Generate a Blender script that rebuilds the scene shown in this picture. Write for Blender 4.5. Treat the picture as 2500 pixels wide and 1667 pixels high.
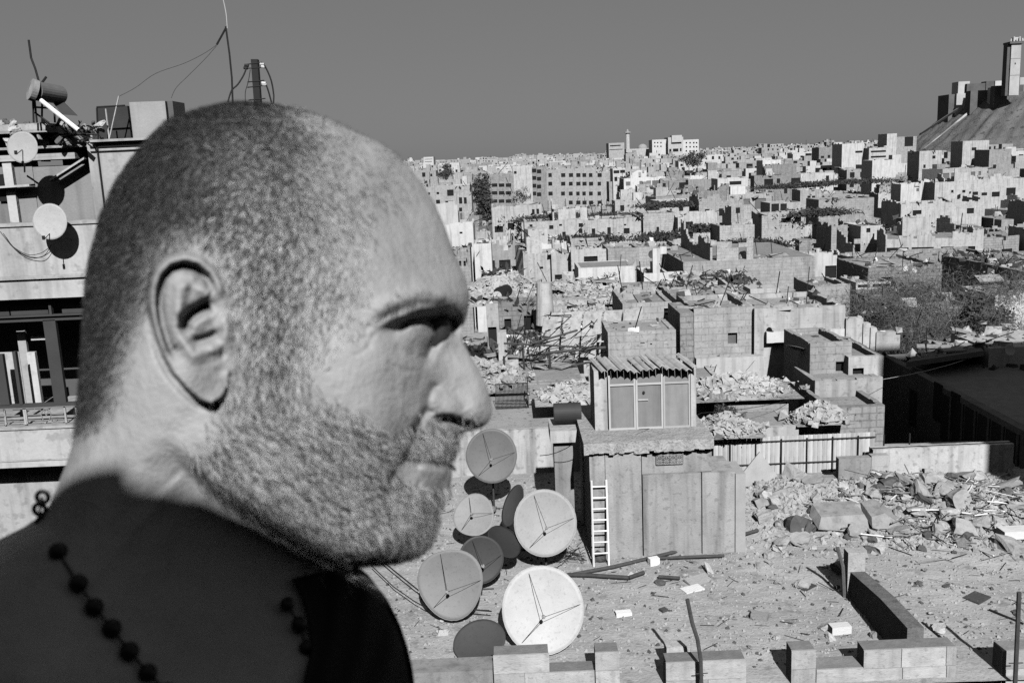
import bpy, bmesh, math, random
import numpy as np
from mathutils import Vector, Matrix

for _o in list(bpy.data.objects):
    bpy.data.objects.remove(_o)
SC = bpy.context.scene
COL = SC.collection
rnd = random.Random(11)
V = Vector
# ------------------------------------------------------------------ camera
F = 2300.0                     # focal length, photo pixels (2500 wide)
PITCH = math.radians(11.0)
ROLL = math.radians(2.5)
CAMZ = 12.0
CAM = V((0, 0, CAMZ))
fw = V((0, math.cos(PITCH), -math.sin(PITCH)))
r0_ = V((1, 0, 0))
u0_ = V((0, math.sin(PITCH), math.cos(PITCH)))
RT = r0_ * math.cos(ROLL) - u0_ * math.sin(ROLL)
UP = r0_ * math.sin(ROLL) + u0_ * math.cos(ROLL)
cd = bpy.data.cameras.new("camera")
cam = bpy.data.objects.new("camera", cd)
COL.objects.link(cam)
cam.matrix_world = Matrix(((RT.x, UP.x, -fw.x, 0), (RT.y, UP.y, -fw.y, 0), (RT.z, UP.z, -fw.z, CAMZ), (0, 0, 0, 1)))
cd.sensor_width = 36.0
cd.sensor_fit = 'HORIZONTAL'
cd.lens = 36.0 * F / 2500.0
cd.clip_start = 0.05
cd.clip_end = 20000
cd.dof.use_dof = True
cd.dof.focus_distance = 26.0
cd.dof.aperture_fstop = 17.0
SC.camera = cam
# ------------------------------------------------------------------ light
SUN_EL = math.radians(37.0)
SUN_AZ = math.radians(6.0)     # the sun stands behind the camera, a little to its right
tosun = V((math.sin(SUN_AZ) * math.cos(SUN_EL), -math.cos(SUN_AZ) * math.cos(SUN_EL), math.sin(SUN_EL)))
w = bpy.data.worlds.new("World")
SC.world = w
w.use_nodes = True
nt = w.node_tree
for n in list(nt.nodes):
    nt.nodes.remove(n)
sky = nt.nodes.new('ShaderNodeTexSky')
sky.sky_type = 'NISHITA'
sky.sun_disc = False
sky.sun_elevation = SUN_EL
sky.sun_rotation = math.radians(180) - SUN_AZ
sky.air_density = 1.0
sky.dust_density = 0.6
bw = nt.nodes.new('ShaderNodeRGBToBW')       # black-and-white film
pw = nt.nodes.new('ShaderNodeMath'); pw.operation = 'POWER'; pw.inputs[1].default_value = 0.32
bg = nt.nodes.new('ShaderNodeBackground')
bg.inputs[1].default_value = 0.094
out = nt.nodes.new('ShaderNodeOutputWorld')
nt.links.new(sky.outputs[0], bw.inputs[0])
nt.links.new(bw.outputs[0], pw.inputs[0])
nt.links.new(pw.outputs[0], bg.inputs[0])
nt.links.new(bg.outputs[0], out.inputs[0])
sd = bpy.data.lights.new("sun", 'SUN')
sun = bpy.data.objects.new("sun", sd)
COL.objects.link(sun)
sd.energy = 5.0
sd.angle = math.radians(0.5)
sd.color = (1, 1, 1)
sun.rotation_euler = tosun.to_track_quat('Z', 'Y').to_euler()
sun.location = (5, -10, 40)
SC.view_settings.view_transform = 'Standard'
SC.view_settings.look = 'None'
SC.view_settings.exposure = 0.22
SC.view_settings.gamma = 1.0
SC.cycles.max_bounces = 5
SC.cycles.diffuse_bounces = 0
SC.cycles.glossy_bounces = 2
SC.cycles.use_denoising = False

# ------------------------------------------------------------------ rays
def ray(px, py):
    return fw + RT * ((px - 1250.0) / F) + UP * ((833.5 - py) / F)
def G(px, py, z=0.0):
    r = ray(px, py)
    return CAM + r * ((z - CAMZ) / r.z)
def AT(px, py, Y):
    r = ray(px, py)
    return CAM + r * (Y / r.y)
def project(p):
    d = p - CAM
    return 1250 + F * d.dot(RT) / d.dot(fw), 833.5 - F * d.dot(UP) / d.dot(fw)

# ------------------------------------------------------------------ materials
def nodes_of(name):
    m = bpy.data.materials.new(name)
    m.use_nodes = True
    t = m.node_tree
    b = t.nodes['Principled BSDF']
    return m, t, b
def N(t, typ, **kw):
    n = t.nodes.new(typ)
    for k, v in kw.items():
        setattr(n, k, v)
    return n
def L(t, a, b):
    t.links.new(a, b)
_mats = {}
def surf(name, g, var=0.25, scale=1.5, bump=0.3, fine=40.0, rough=0.9, streak=0.0, spots=0.0, metal=0.0, rnd_amt=0.15, dist=0.02, spec=0.2, brick=None):
    """grey surface with blotches, grain, optional rain streaks and dark spots"""
    if name in _mats:
        return _mats[name]
    m, t, b = nodes_of(name)
    tc = N(t, 'ShaderNodeTexCoord')
    oi = N(t, 'ShaderNodeObjectInfo')
    sc = N(t, 'ShaderNodeVectorMath', operation='SCALE'); sc.inputs[3].default_value = 57.0
    cb = N(t, 'ShaderNodeCombineXYZ')
    for i in range(3):
        L(t, oi.outputs['Random'], cb.inputs[i])
    L(t, cb.outputs[0], sc.inputs[0])
    ad = N(t, 'ShaderNodeVectorMath', operation='ADD')
    L(t, tc.outputs['Object'], ad.inputs[0]); L(t, sc.outputs[0], ad.inputs[1])
    vec = ad.outputs[0]
    n1 = N(t, 'ShaderNodeTexNoise'); n1.inputs['Scale'].default_value = scale; n1.inputs['Detail'].default_value = 8; n1.inputs['Roughness'].default_value = 0.65
    L(t, vec, n1.inputs['Vector'])
    n2 = N(t, 'ShaderNodeTexNoise'); n2.inputs['Scale'].default_value = fine; n2.inputs['Detail'].default_value = 4
    L(t, vec, n2.inputs['Vector'])
    def math_(op, a, bb, c=None):
        q = N(t, 'ShaderNodeMath', operation=op)
        for i, x in enumerate((a, bb, c)):
            if x is None: continue
            if isinstance(x, (int, float)): q.inputs[i].default_value = x
            else: L(t, x, q.inputs[i])
        return q.outputs[0]
    a = math_('MULTIPLY_ADD', n1.outputs[0], 2 * var * 1.6, 1 - var * 1.6)
    f2 = math_('MULTIPLY_ADD', n2.outputs[0], var * 1.2, 1 - var * 0.6)
    v = math_('MULTIPLY', a, f2)
    r = math_('MULTIPLY_ADD', oi.outputs['Random'], 2 * rnd_amt, 1 - rnd_amt)
    v = math_('MULTIPLY', v, r)
    if streak > 0:
        mp = N(t, 'ShaderNodeMapping'); mp.inputs['Scale'].default_value = (2.2, 2.2, 0.18)
        L(t, vec, mp.inputs['Vector'])
        n3 = N(t, 'ShaderNodeTexNoise'); n3.inputs['Scale'].default_value = 1.6; n3.inputs['Detail'].default_value = 6
        L(t, mp.outputs[0], n3.inputs['Vector'])
        rp = N(t, 'ShaderNodeMapRange'); rp.inputs[1].default_value = 0.48; rp.inputs[2].default_value = 0.72; rp.inputs[3].default_value = 1.0; rp.inputs[4].default_value = 1.0 - streak
        L(t, n3.outputs[0], rp.inputs[0])
        v = math_('MULTIPLY', v, rp.outputs[0])
    if spots > 0:
        n4 = N(t, 'ShaderNodeTexNoise'); n4.inputs['Scale'].default_value = scale * 5; n4.inputs['Detail'].default_value = 5
        L(t, vec, n4.inputs['Vector'])
        rp = N(t, 'ShaderNodeMapRange'); rp.inputs[1].default_value = 0.58; rp.inputs[2].default_value = 0.66; rp.inputs[3].default_value = 1.0; rp.inputs[4].default_value = 1.0 - spots
        L(t, n4.outputs[0], rp.inputs[0])
        v = math_('MULTIPLY', v, rp.outputs[0])
    bh = None
    if brick:
        sx_ = N(t, 'ShaderNodeSeparateXYZ'); L(t, tc.outputs['Object'], sx_.inputs[0])
        cx_ = N(t, 'ShaderNodeCombineXYZ'); L(t, math_('ADD', sx_.outputs[0], sx_.outputs[1]), cx_.inputs[0]); L(t, math_('MULTIPLY_ADD', n1.outputs[0], .05, sx_.outputs[2]), cx_.inputs[1])
        bt = N(t, 'ShaderNodeTexBrick'); L(t, cx_.outputs[0], bt.inputs['Vector'])
        bt.inputs['Color1'].default_value = (1, 1, 1, 1); bt.inputs['Color2'].default_value = (brick[2],) * 3 + (1,); bt.inputs['Mortar'].default_value = (brick[3],) * 3 + (1,)
        bt.inputs['Scale'].default_value = 1.0; bt.inputs['Mortar Size'].default_value = brick[4]; bt.inputs['Mortar Smooth'].default_value = .4
        bt.inputs['Brick Width'].default_value = brick[0]; bt.inputs['Row Height'].default_value = brick[1]
        rb = N(t, 'ShaderNodeRGBToBW'); L(t, bt.outputs['Color'], rb.inputs[0]); bh = rb.outputs[0]
        v = math_('MULTIPLY', v, bh)
    v = math_('MULTIPLY', v, g)
    cc = N(t, 'ShaderNodeCombineColor')
    for i in range(3):
        L(t, v, cc.inputs[i])
    L(t, cc.outputs[0], b.inputs['Base Color'])
    b.inputs['Roughness'].default_value = rough
    b.inputs['Metallic'].default_value = metal
    b.inputs['Specular IOR Level'].default_value = spec
    if bump > 0:
        bp = N(t, 'ShaderNodeBump'); bp.inputs['Strength'].default_value = bump; bp.inputs['Distance'].default_value = dist
        s_ = math_('MULTIPLY_ADD', n1.outputs[0], 2.0, n2.outputs[0])
        if bh is not None: s_ = math_('MULTIPLY_ADD', bh, 1.5, s_)
        L(t, s_, bp.inputs['Height']); L(t, bp.outputs[0], b.inputs['Normal'])
    _mats[name] = m
    return m

# ------------------------------------------------------------------ objects
def link(name, me, mat=None, parent=None, loc=None, rotz=0.0):
    o = bpy.data.objects.new(name, me)
    COL.objects.link(o)
    if mat is not None and me is not None and not me.materials:
        me.materials.append(mat)
    if parent is not None:
        o.parent = parent
    if loc is not None:
        o.location = loc
    if rotz:
        o.rotation_euler.z = rotz
    return o
def tag(o, label=None, cat=None, group=None, kind=None):
    if label: o['label'] = label
    if cat: o['category'] = cat
    if group: o['group'] = group
    if kind: o['kind'] = kind
    return o
def thing(name, loc, label, cat, group=None, rotz=0.0, rot=None):
    o = bpy.data.objects.new(name, None)
    o.empty_display_size = 0.2
    COL.objects.link(o)
    o.location = loc
    if rot is not None: o.rotation_euler = rot
    else: o.rotation_euler.z = rotz
    return tag(o, label, cat, group)
class MB:
    """collects boxes, tubes and prisms, builds ONE mesh"""
    def __init__(s): s.v = []; s.f = []
    def add(s, vs, fs):
        k = len(s.v); s.v += [tuple(x) for x in vs]; s.f += [tuple(i + k for i in f) for f in fs]; return s
    def box(s, a, b, M=None):
        (x0, y0, z0), (x1, y1, z1) = a, b
        vs = [V((x, y, z)) for z in (z0, z1) for y in (y0, y1) for x in (x0, x1)]
        if M is not None: vs = [M @ q for q in vs]
        return s.add(vs, [(0, 2, 3, 1), (4, 5, 7, 6), (0, 1, 5, 4), (2, 6, 7, 3), (0, 4, 6, 2), (1, 3, 7, 5)])
    def bar(s, p, q, r, n=6, r2=None):
        p, q = V(p), V(q); d = (q - p)
        if d.length < 1e-6: return s
        d = d.normalized(); a = d.cross(V((0, 0, 1)));
        if a.length < 1e-3: a = d.cross(V((1, 0, 0)))
        a.normalize(); b = d.cross(a); r2 = r if r2 is None else r2
        vs = [p + (a * math.cos(2 * math.pi * i / n) + b * math.sin(2 * math.pi * i / n)) * r for i in range(n)]
        vs += [q + (a * math.cos(2 * math.pi * i / n) + b * math.sin(2 * math.pi * i / n)) * r2 for i in range(n)]
        fs = [(i, (i + 1) % n, n + (i + 1) % n, n + i) for i in range(n)] + [tuple(range(n))[::-1], tuple(range(n, 2 * n))]
        return s.add(vs, fs)
    def tube(s, pts, r, n=6):
        for i in range(len(pts) - 1): s.bar(pts[i], pts[i + 1], r, n)
        return s
    def prism(s, poly, d):
        """poly: list of 3D points (planar), extruded by vector d"""
        n = len(poly); d = V(d); vs = [V(p) for p in poly] + [V(p) + d for p in poly]
        return s.add(vs, [tuple(range(n)), tuple(range(2 * n - 1, n - 1, -1))] + [(i, n + i, n + (i + 1) % n, (i + 1) % n) for i in range(n)])
    def mesh(s, name='m'):
        me = bpy.data.meshes.new(name); me.from_pydata(s.v, [], s.f); me.validate(); me.update()
        bm = bmesh.new(); bm.from_mesh(me); bmesh.ops.recalc_face_normals(bm, faces=bm.faces); bm.to_mesh(me); bm.free()
        return me
    def build(s, name, mat, parent=None, loc=None, smooth=False, rotz=0.0):
        me = s.mesh(name)
        if smooth:
            me.polygons.foreach_set('use_smooth', [True] * len(me.polygons))
        return link(name, me, mat, parent, loc, rotz)
def np_mesh(name, verts, faces, mat, smooth=True, parent=None, attrs=None):
    me = bpy.data.meshes.new(name)
    verts = np.asarray(verts, dtype=np.float32); faces = np.asarray(faces, dtype=np.int32)
    nf, k = faces.shape
    me.vertices.add(len(verts)); me.vertices.foreach_set('co', verts.ravel())
    me.loops.add(nf * k); me.loops.foreach_set('vertex_index', faces.ravel())
    me.polygons.add(nf)
    me.polygons.foreach_set('loop_start', np.arange(0, nf * k, k, dtype=np.int32))
    me.polygons.foreach_set('loop_total', np.full(nf, k, dtype=np.int32))
    me.update(calc_edges=True)
    if smooth:
        me.polygons.foreach_set('use_smooth', np.ones(nf, dtype=bool))
    else:
        me.shade_flat()
    for an, av in (attrs or {}).items():
        a = me.attributes.new(an, 'FLOAT', 'POINT'); a.data.foreach_set('value', np.asarray(av, dtype=np.float32))
    me.materials.append(mat)
    return link(name, me, None, parent)
# ================================================================== the man in profile
HD = 0.48                                        # distance to the middle plane of the head
HR = ray(650, 800).normalized()                  # line of sight to the ear side
HN = -HR
def npv(a): return np.array([a.x, a.y, a.z])
_fw, _RT, _UP, _HR, _HN = map(npv, (fw, RT, UP, HR, HN))
def head_pts(x, y, W):
    d = _fw[None] + _RT[None] * ((x - 1250.0) / F)[:, None] + _UP[None] * ((833.5 - y) / F)[:, None]
    t = (HD - W) / (d @ _HR)
    return d * t[:, None] + np.array([0, 0, CAMZ])[None]
RTAB = [(254,588),(259,664),(272,736),(292,803),(324,870),(346,923),(370,959),(406,995),(442,1026),(500,1062),(558,1088),(625,1111),(674,1135),(714,1146),(744,1145),(780,1138),(804,1127),(833,1130),(871,1150),(900,1168),(935,1185),(977,1198),(1008,1201),(1031,1193),(1045,1176),(1051,1150),(1055,1123),(1072,1116),(1091,1113),(1110,1103),(1122,1092),(1132,1099),(1152,1104),(1178,1101),(1201,1093),(1225,1078),(1241,1068),(1268,1066),(1295,1060),(1321,1046),(1339,1028),(1354,1004),(1366,960),(1371,900),(1376,862),(1395,866),(1420,898),(1470,938),(1523,966),(1577,984),(1630,996),(1700,1005),(1900,1030),(2400,1060),(4200,1080)]
LTAB = [(254,588),(263,521),(277,468),(292,423),(308,401),(353,356),(397,320),(442,289),(487,267),(527,249),(585,236),(638,222),(696,213),(741,211),(808,207),(875,203),(957,196),(1031,187),(1094,174),(1136,160),(1188,139),(1230,122),(1262,98),(1300,40),(1329,0),(1400,-140),(1470,-250),(1600,-330),(1900,-360),(2400,-330),(4200,-300)]
def side(tab, ys):
    t = np.array(tab, float); q = np.sqrt(np.maximum(t[:, 0] - 254, 0)); yy = np.arange(254, 4300, 1.0)
    v = np.interp(np.sqrt(yy - 254), q, t[:, 1])
    k = np.exp(-0.5 * (np.arange(-14, 15) / 4.5) ** 2); k /= k.sum()
    s = np.convolve(np.pad(v, 14, mode='edge'), k, 'valid')
    b = np.clip((yy - 275) / 40, 0, 1)
    v = v * (1 - b) + s * b
    return np.interp(ys, yy, v)
def tps(pts, x, y, reg=1e-4):
    p = np.array(pts, float); c = p[:, :2] / 300.0; n = len(c)
    def U(r2): return 0.5 * r2 * np.log(r2 + 1e-9)
    K = U(((c[:, None] - c[None]) ** 2).sum(-1)) + reg * np.eye(n)
    P = np.c_[np.ones(n), c]; A = np.block([[K, P], [P.T, np.zeros((3, 3))]])
    sol = np.linalg.solve(A, np.r_[p[:, 2], np.zeros(3)])
    X = np.c_[x, y] / 300.0; o = np.empty(len(x))
    for i in range(0, len(x), 20000):
        q = X[i:i + 20000]; o[i:i + 20000] = U(((q[:, None] - c[None]) ** 2).sum(-1)) @ sol[:n] + np.c_[np.ones(len(q)), q] @ sol[n:]
    return o
def pdist(x, y, line, signed=False):
    best = np.full(len(x), 1e9); sg = np.ones(len(x)); par = np.zeros(len(x)); nseg = len(line) - 1
    for i in range(nseg):
        (ax, ay), (bx, by) = line[i], line[i + 1]; dx, dy = bx - ax, by - ay; l2 = dx * dx + dy * dy + 1e-9
        t = np.clip(((x - ax) * dx + (y - ay) * dy) / l2, 0, 1); qx, qy = ax + t * dx - x, ay + t * dy - y
        d = np.hypot(qx, qy); m = d < best
        best[m] = d[m]; par[m] = (i + t[m]) / nseg
        cr = dx * (y - ay) - dy * (x - ax); sg[m] = np.sign(cr[m])
    return (best * sg, par) if signed else (best, par)
def ridge(x, y, line, sig, amp, taper=0.15):
    d, p = pdist(x, y, line)
    e = np.clip(np.minimum(p, 1 - p) / taper, 0, 1) if taper > 0 else 1.0
    e = e * e * (3 - 2 * e) if taper > 0 else 1.0
    return amp * np.exp(-0.5 * (d / sig) ** 2) * (0.25 + 0.75 * e)
def blob(x, y, cx, cy, sx, sy, amp, ang=0.0):
    c, s = math.cos(ang), math.sin(ang); u = (x - cx) * c + (y - cy) * s; v = -(x - cx) * s + (y - cy) * c
    return amp * np.exp(-0.5 * ((u / sx) ** 2 + (v / sy) ** 2))
def sstep(a, b, v):
    t = np.clip((v - a) / (b - a), 0, 1); return t * t * (3 - 2 * t)
def inside(x, y, poly):
    r = np.zeros(len(x), bool); n = len(poly)
    for i in range(n):
        (x1, y1), (x2, y2) = poly[i], poly[(i + 1) % n]
        if y1 == y2: continue
        c = ((y1 > y) != (y2 > y)) & (x < (x2 - x1) * (y - y1) / (y2 - y1) + x1); r ^= c
    return r
WC = [(600,300,76),(450,350,77),(800,380,70),(300,500,77),(500,500,79),(700,500,76),(400,700,79),(600,700,76),(750,650,71),(250,800,74),(300,950,68),(250,1050,62),
(900,450,62),(1000,520,51),(950,620,62),(1050,620,49),(1100,660,38),(1130,700,30),(840,700,66),(880,760,63),(930,745,61),(1000,722,53),(1060,722,45),(1110,742,33),(1140,738,24),
(960,805,52),(1010,815,41),(1045,825,29),(1070,850,17),(1095,825,13),(1115,810,9),(1000,880,46),(1045,900,30),(1085,880,15),(1105,930,15),(1085,950,18),(1075,1000,21),(1100,1010,20),(1150,1000,16),(1180,990,14),(1140,940,11),(1120,1040,14),(1155,890,8),
(930,860,62),(900,950,65),(980,950,51),(1020,980,39),(940,1050,56),(980,1050,43),(850,1050,65),(750,900,69),(650,900,70),
(1040,1050,27),(1090,1065,18),(1050,1105,25),(1090,1105,17),(1000,1120,33),(960,1140,41),(1050,1170,25),(1090,1160,17),(1000,1200,34),(1050,1230,28),(1000,1290,34),(950,1250,43),
(600,1100,66),(700,1150,65),(800,1200,60),(880,1260,52),(940,1330,42),(850,1320,48),(750,1240,58),(650,1170,64),(560,1130,64),
(300,1150,59),(400,1100,63),(450,1200,61),(550,1250,57),(650,1300,53),(750,1380,48),(500,1350,60),(300,1300,68),(200,1250,68),
(100,1400,82),(250,1500,90),(450,1550,82),(650,1550,70),(0,1500,97),(-200,1600,110),(100,1650,120),(400,1700,102),(700,1650,86),(850,1500,60),(950,1600,58),(800,1420,48),
(0,1900,130),(500,1900,118),(900,1900,90),(0,2400,125),(500,2400,118),(900,2400,95),(0,4200,120),(500,4200,115),(900,4200,95)]
LC = [(600,300,340),(300,400,330),(230,800,300),(198,1000,230),(170,1110,190),(950,450,440),(1050,600,340),(1140,720,105),(1126,805,42),(1150,880,40),(1195,1000,62),(1150,1045,26),(1113,1090,60),(1100,1160,60),(1070,1260,110),(1000,1350,110),(880,1360,80),(868,1400,140),(0,1330,160),(110,1240,150),(980,1550,200),(600,800,330),(900,800,200),(-300,1700,300),(1000,2400,300),(-300,4200,300),(1000,4200,300)]
EAR_OUT = [(560,905),(548,820),(545,740),(536,684),(523,656),(493,628),(452,617),(411,626),(385,650),(371,680),(364,720),(367,763),(381,817),(399,868),(422,911),(457,950),(490,977),(516,986),(542,970),(560,940)]
def head_W(x, y, oL, oR):
    d = np.minimum(pdist(x, y, oL)[0], pdist(x, y, oR)[0])
    Wc = tps(WC, x, y); Lr = np.clip(tps(LC, x, y), 25, 400)
    t = np.clip(d / Lr, 0, 1); g = np.sqrt(1 - (1 - t) ** 2)
    f = np.zeros(len(x))
    # jaw edge over the neck
    jl = [(400,1040),(470,1130),(540,1190),(620,1235),(700,1283),(800,1338),(880,1378),(980,1400)]
    sd, par = pdist(x, y, jl, True)
    fade = sstep(0.0, 0.22, par)
    f -= 15 * sstep(-10, 34, sd) * np.exp(-np.clip(sd, 0, None) / 260) * fade * (y < 1700)
    f += 4 * np.exp(-0.5 * ((sd + 45) / 38) ** 2) * fade
    # brow, socket, eye
    f += ridge(x, y, [(915,775),(960,745),(1020,727),(1080,728),(1125,748)], 17, 5.5)
    f += ridge(x, y, [(925,800),(965,775),(1020,762),(1060,762)], 8, 2.2)
    f -= ridge(x, y, [(950,795),(985,775),(1030,760),(1075,768),(1105,782)], 7, 1.6)
    f -= ridge(x, y, [(968,806),(1000,787),(1040,780),(1078,796)], 6, 9.0)
    f -= blob(x, y, 1096, 792, 30, 17, 17.0) + ridge(x, y, [(1040,778),(1080,772),(1115,782)], 7, 5.0)
    f += blob(x, y, 1018, 822, 30, 18, 2.5) + blob(x, y, 985, 772, 36, 9, 4.5, -.35) + blob(x, y, 1035, 752, 26, 8, 3.0)
    f -= ridge(x, y, [(1078,800),(1064,830),(1050,858),(1040,885)], 8, 9.0)
    f -= ridge(x, y, [(960,850),(1000,865),(1030,880)], 8, 1.2)
    f -= ridge(x, y, [(905,790),(890,815)], 5, 0.8) + ridge(x, y, [(912,815),(898,850)], 5, 0.8)
    # nose: wing, nostril
    f += blob(x, y, 1088, 985, 32, 27, 5.5) - ridge(x, y, [(1072,935),(1054,952),(1045,975),(1045,998),(1056,1016)], 8, 4.0)
    f -= ridge(x, y, [(1100,950),(1125,975),(1140,1000)], 9, 1.4)
    f -= ridge(x, y, [(1068,1021),(1100,1022),(1130,1033),(1152,1043)], 5.5, 11.0)
    f -= ridge(x, y, [(1060,1030),(1100,1036),(1140,1046)], 9, 5.0)
    # cheek fold
    cl = [(1048,985),(1030,1020),(1000,1070),(968,1115),(945,1160),(925,1215)]
    sd, par = pdist(x, y, cl, True)
    f -= 6.5 * np.exp(-0.5 * (sd / 7) ** 2) * sstep(0, .1, 1 - par) * sstep(.02, .16, par)
    f += 6.0 * sstep(-6, 8, sd) * np.exp(-np.clip(sd, 0, None) / 50) * sstep(0, .3, 1 - par) * sstep(.02, .25, par)
    # mouth
    f -= ridge(x, y, [(968,1120),(1005,1117),(1055,1120),(1100,1128)], 4.5, 8.0, .05)
    f += ridge(x, y, [(1020,1144),(1060,1147),(1098,1152)], 12, 3.6) + ridge(x, y, [(1030,1098),(1070,1096),(1105,1100)], 9, 1.5)
    f -= ridge(x, y, [(1010,1185),(1050,1195),(1090,1198)], 15, 3.5)
    f += blob(x, y, 1020, 1255, 40, 40, 3.0)
    # temple line and forehead furrows
    for ln in ([(985,590),(1040,620),(1085,670)], [(955,625),(1020,655),(1070,700)], [(1020,560),(1065,590),(1100,640)]): f -= ridge(x, y, ln, 6, .55)
    for ln in ([(900,800),(868,790),(845,775)], [(902,822),(870,828),(848,826)], [(908,842),(880,862),(862,868)], [(940,880),(985,905),(1020,905)]): f -= ridge(x, y, ln, 4.5, .7)
    f -= ridge(x, y, [(800,420),(860,520),(890,640)], 20, 0.8)
    f += ridge(x, y, [(600,290),(720,320),(850,390),(960,480)], 30, 1.0)
    W = (Wc + f) * g
    # ---------------- ear
    m = (x > 330) & (x < 600) & (y > 590) & (y < 1020)
    xe, ye = x[m], y[m]
    sdo, _ = pdist(xe, ye, EAR_OUT + EAR_OUT[:1]); ins = inside(xe, ye, EAR_OUT); sdo = np.where(ins, sdo, -sdo)
    # distance from the front attachment line
    fl = [(530,640),(548,740),(556,830),(564,930)]
    df, _ = pdist(xe, ye, fl, True); df = np.abs(df) * (xe < np.interp(ye, [640,740,830,930], [530,548,556,564]))
    base = .6 + 10.5 * sstep(0, 150, df) + 3 * sstep(800, 960, ye) 
    wl_ = np.interp(ye, [730, 850], [11, 2]); t_ = np.clip((sdo + wl_) / (4 + wl_ * 1.2), 0, 1); edge = t_ * t_ * (3 - 2 * t_)
    e = base.copy()
    rimline = [(545,735),(534,697),(516,664),(488,639),(452,630),(416,640),(392,662),(379,695),(376,735),(380,780),(394,835),(412,880)]
    e += ridge(xe, ye, rimline, 9.5, 4.6, 0.08)
    groove = [(520,706),(505,678),(476,656),(447,649),(418,658),(399,680),(390,712),(389,745),(396,790),(410,835),(428,872)]
    e -= ridge(xe, ye, groove, 7.0, 6.0, 0.05)
    e += ridge(xe, ye, [(440,670),(438,720),(436,760),(440,800),(450,840),(475,868),(515,850)], 13, 3.8)
    e += ridge(xe, ye, [(440,700),(470,690),(500,712),(512,722)], 11, 3.0)
    e -= blob(xe, ye, 478, 690, 13, 9, 1.5)
    e -= ridge(xe, ye, [(516,745),(494,752),(470,765),(452,783),(450,812)], 10, 11.0, 0.1)
    e -= ridge(xe, ye, [(540,810),(512,822),(486,830),(466,834)], 7, 5.0, 0.3)
    e += ridge(xe, ye, [(512,772),(490,785),(465,805)], 9, 1.5)
    e += blob(xe, ye, 556, 806, 14, 26, 5.5)
    e += blob(xe, ye, 522, 853, 16, 11, 3.5)
    e -= blob(xe, ye, 545, 862, 5, 9, 3.0)
    e -= ridge(xe, ye, [(425,845),(445,862)], 10, 2.5)
    e += blob(xe, ye, 488, 905, 34, 30, 2.0)
    e -= ridge(xe, ye, [(526,912),(548,900),(566,885)], 8, .9)
    # trough on the skull just behind the ear
    tro = -(0.2 + 3.0 * sstep(740, 880, ye)) * np.exp(-0.5 * ((sdo + 9) / 7) ** 2) * (xe < 540)
    flx = np.interp(ye, [640, 740, 830, 930], [534, 546, 554, 562]); fr_ = (xe > flx - 14) & (ye > 672) & (ye < 918)
    wf_ = sstep(-34, 12, flx - xe); kf = np.clip((918 - ye) / 16, 0, 1) * np.clip((ye - 672) / 16, 0, 1)
    hard = np.where(ins | (sdo > -wl_), edge, 0)
    wgt_ = np.where(fr_, hard * (1 - kf) + wf_ * kf, hard)
    W[m] += e * wgt_ + tro * (1 - np.maximum(edge, wgt_)) * (xe < flx)
    # lumpy skin and fine irregularity
    W += 0.35 * np.sin(x * .021 + 1.3 * np.sin(y * .017)) * np.sin(y * .019 + x * .006) * g
    return np.maximum(W, 0) * 1e-3
def dens_grid(lo, hi, dense, n):
    s = np.linspace(lo, hi, 4000); wgt = np.ones_like(s)
    for (a, b, k) in dense: wgt += k * np.exp(-0.5 * (np.clip(np.maximum(a - s, s - b), 0, None) / 25) ** 2)
    c = np.cumsum(wgt); c = (c - c[0]) / (c[-1] - c[0]); return np.interp(np.linspace(0, 1, n), c, s)
yr = np.concatenate([254 + 46 * (np.linspace(0, 1, 16) ** 2), dens_grid(302, 1400, [(610, 990, 1.2), (735, 880, .6), (1000, 1060, 1.2), (1105, 1135, 1), (1340, 1380, 1)], 470), np.linspace(1406, 1720, 50), np.linspace(1760, 4200, 24)])
NR = len(yr); NCOL = 461
tt = np.linspace(0, 1, NCOL); ss = 0.5 * tt + 0.5 * (0.5 - 0.5 * np.cos(np.pi * tt))
lx, rx = side(LTAB, yr), side(RTAB, yr)
lx[0] = rx[0] = 588
HX = lx[:, None] + (rx - lx)[:, None] * ss[None]; HY = np.repeat(yr[:, None], NCOL, 1)
yo = np.concatenate([np.linspace(254, 330, 40) , np.arange(336, 1720, 6), np.arange(1760, 4300, 100)])
oL = list(zip(side(LTAB, yo), yo)); oR = list(zip(side(RTAB, yo), yo))
X_, Y_ = HX.ravel(), HY.ravel()
HW = head_W(X_, Y_, oL, oR)
g2 = HW.reshape(NR, NCOL); g2[:, 0] = 0; g2[:, -1] = 0
near = head_pts(X_, Y_, g2.ravel())
# far half: same rows, every fourth column
step = 4
cols_far = list(range(step, NCOL - 1, step))
farP = near.reshape(NR, NCOL, 3)[:, cols_far] - 2 * g2[:, cols_far][:, :, None] * _HN[None, None]
nv = NR * NCOL
def quad(a): return np.stack([a[:-1, :-1], a[1:, :-1], a[1:, 1:], a[:-1, 1:]], -1).reshape(-1, 4)
ia = np.arange(nv).reshape(NR, NCOL)
ib = nv + np.arange(NR * len(cols_far)).reshape(NR, len(cols_far))
ib = np.concatenate([ia[:, :1], ib, ia[:, -1:]], 1)
faces = np.concatenate([quad(ia), quad(ib)[:, ::-1]])
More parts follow.
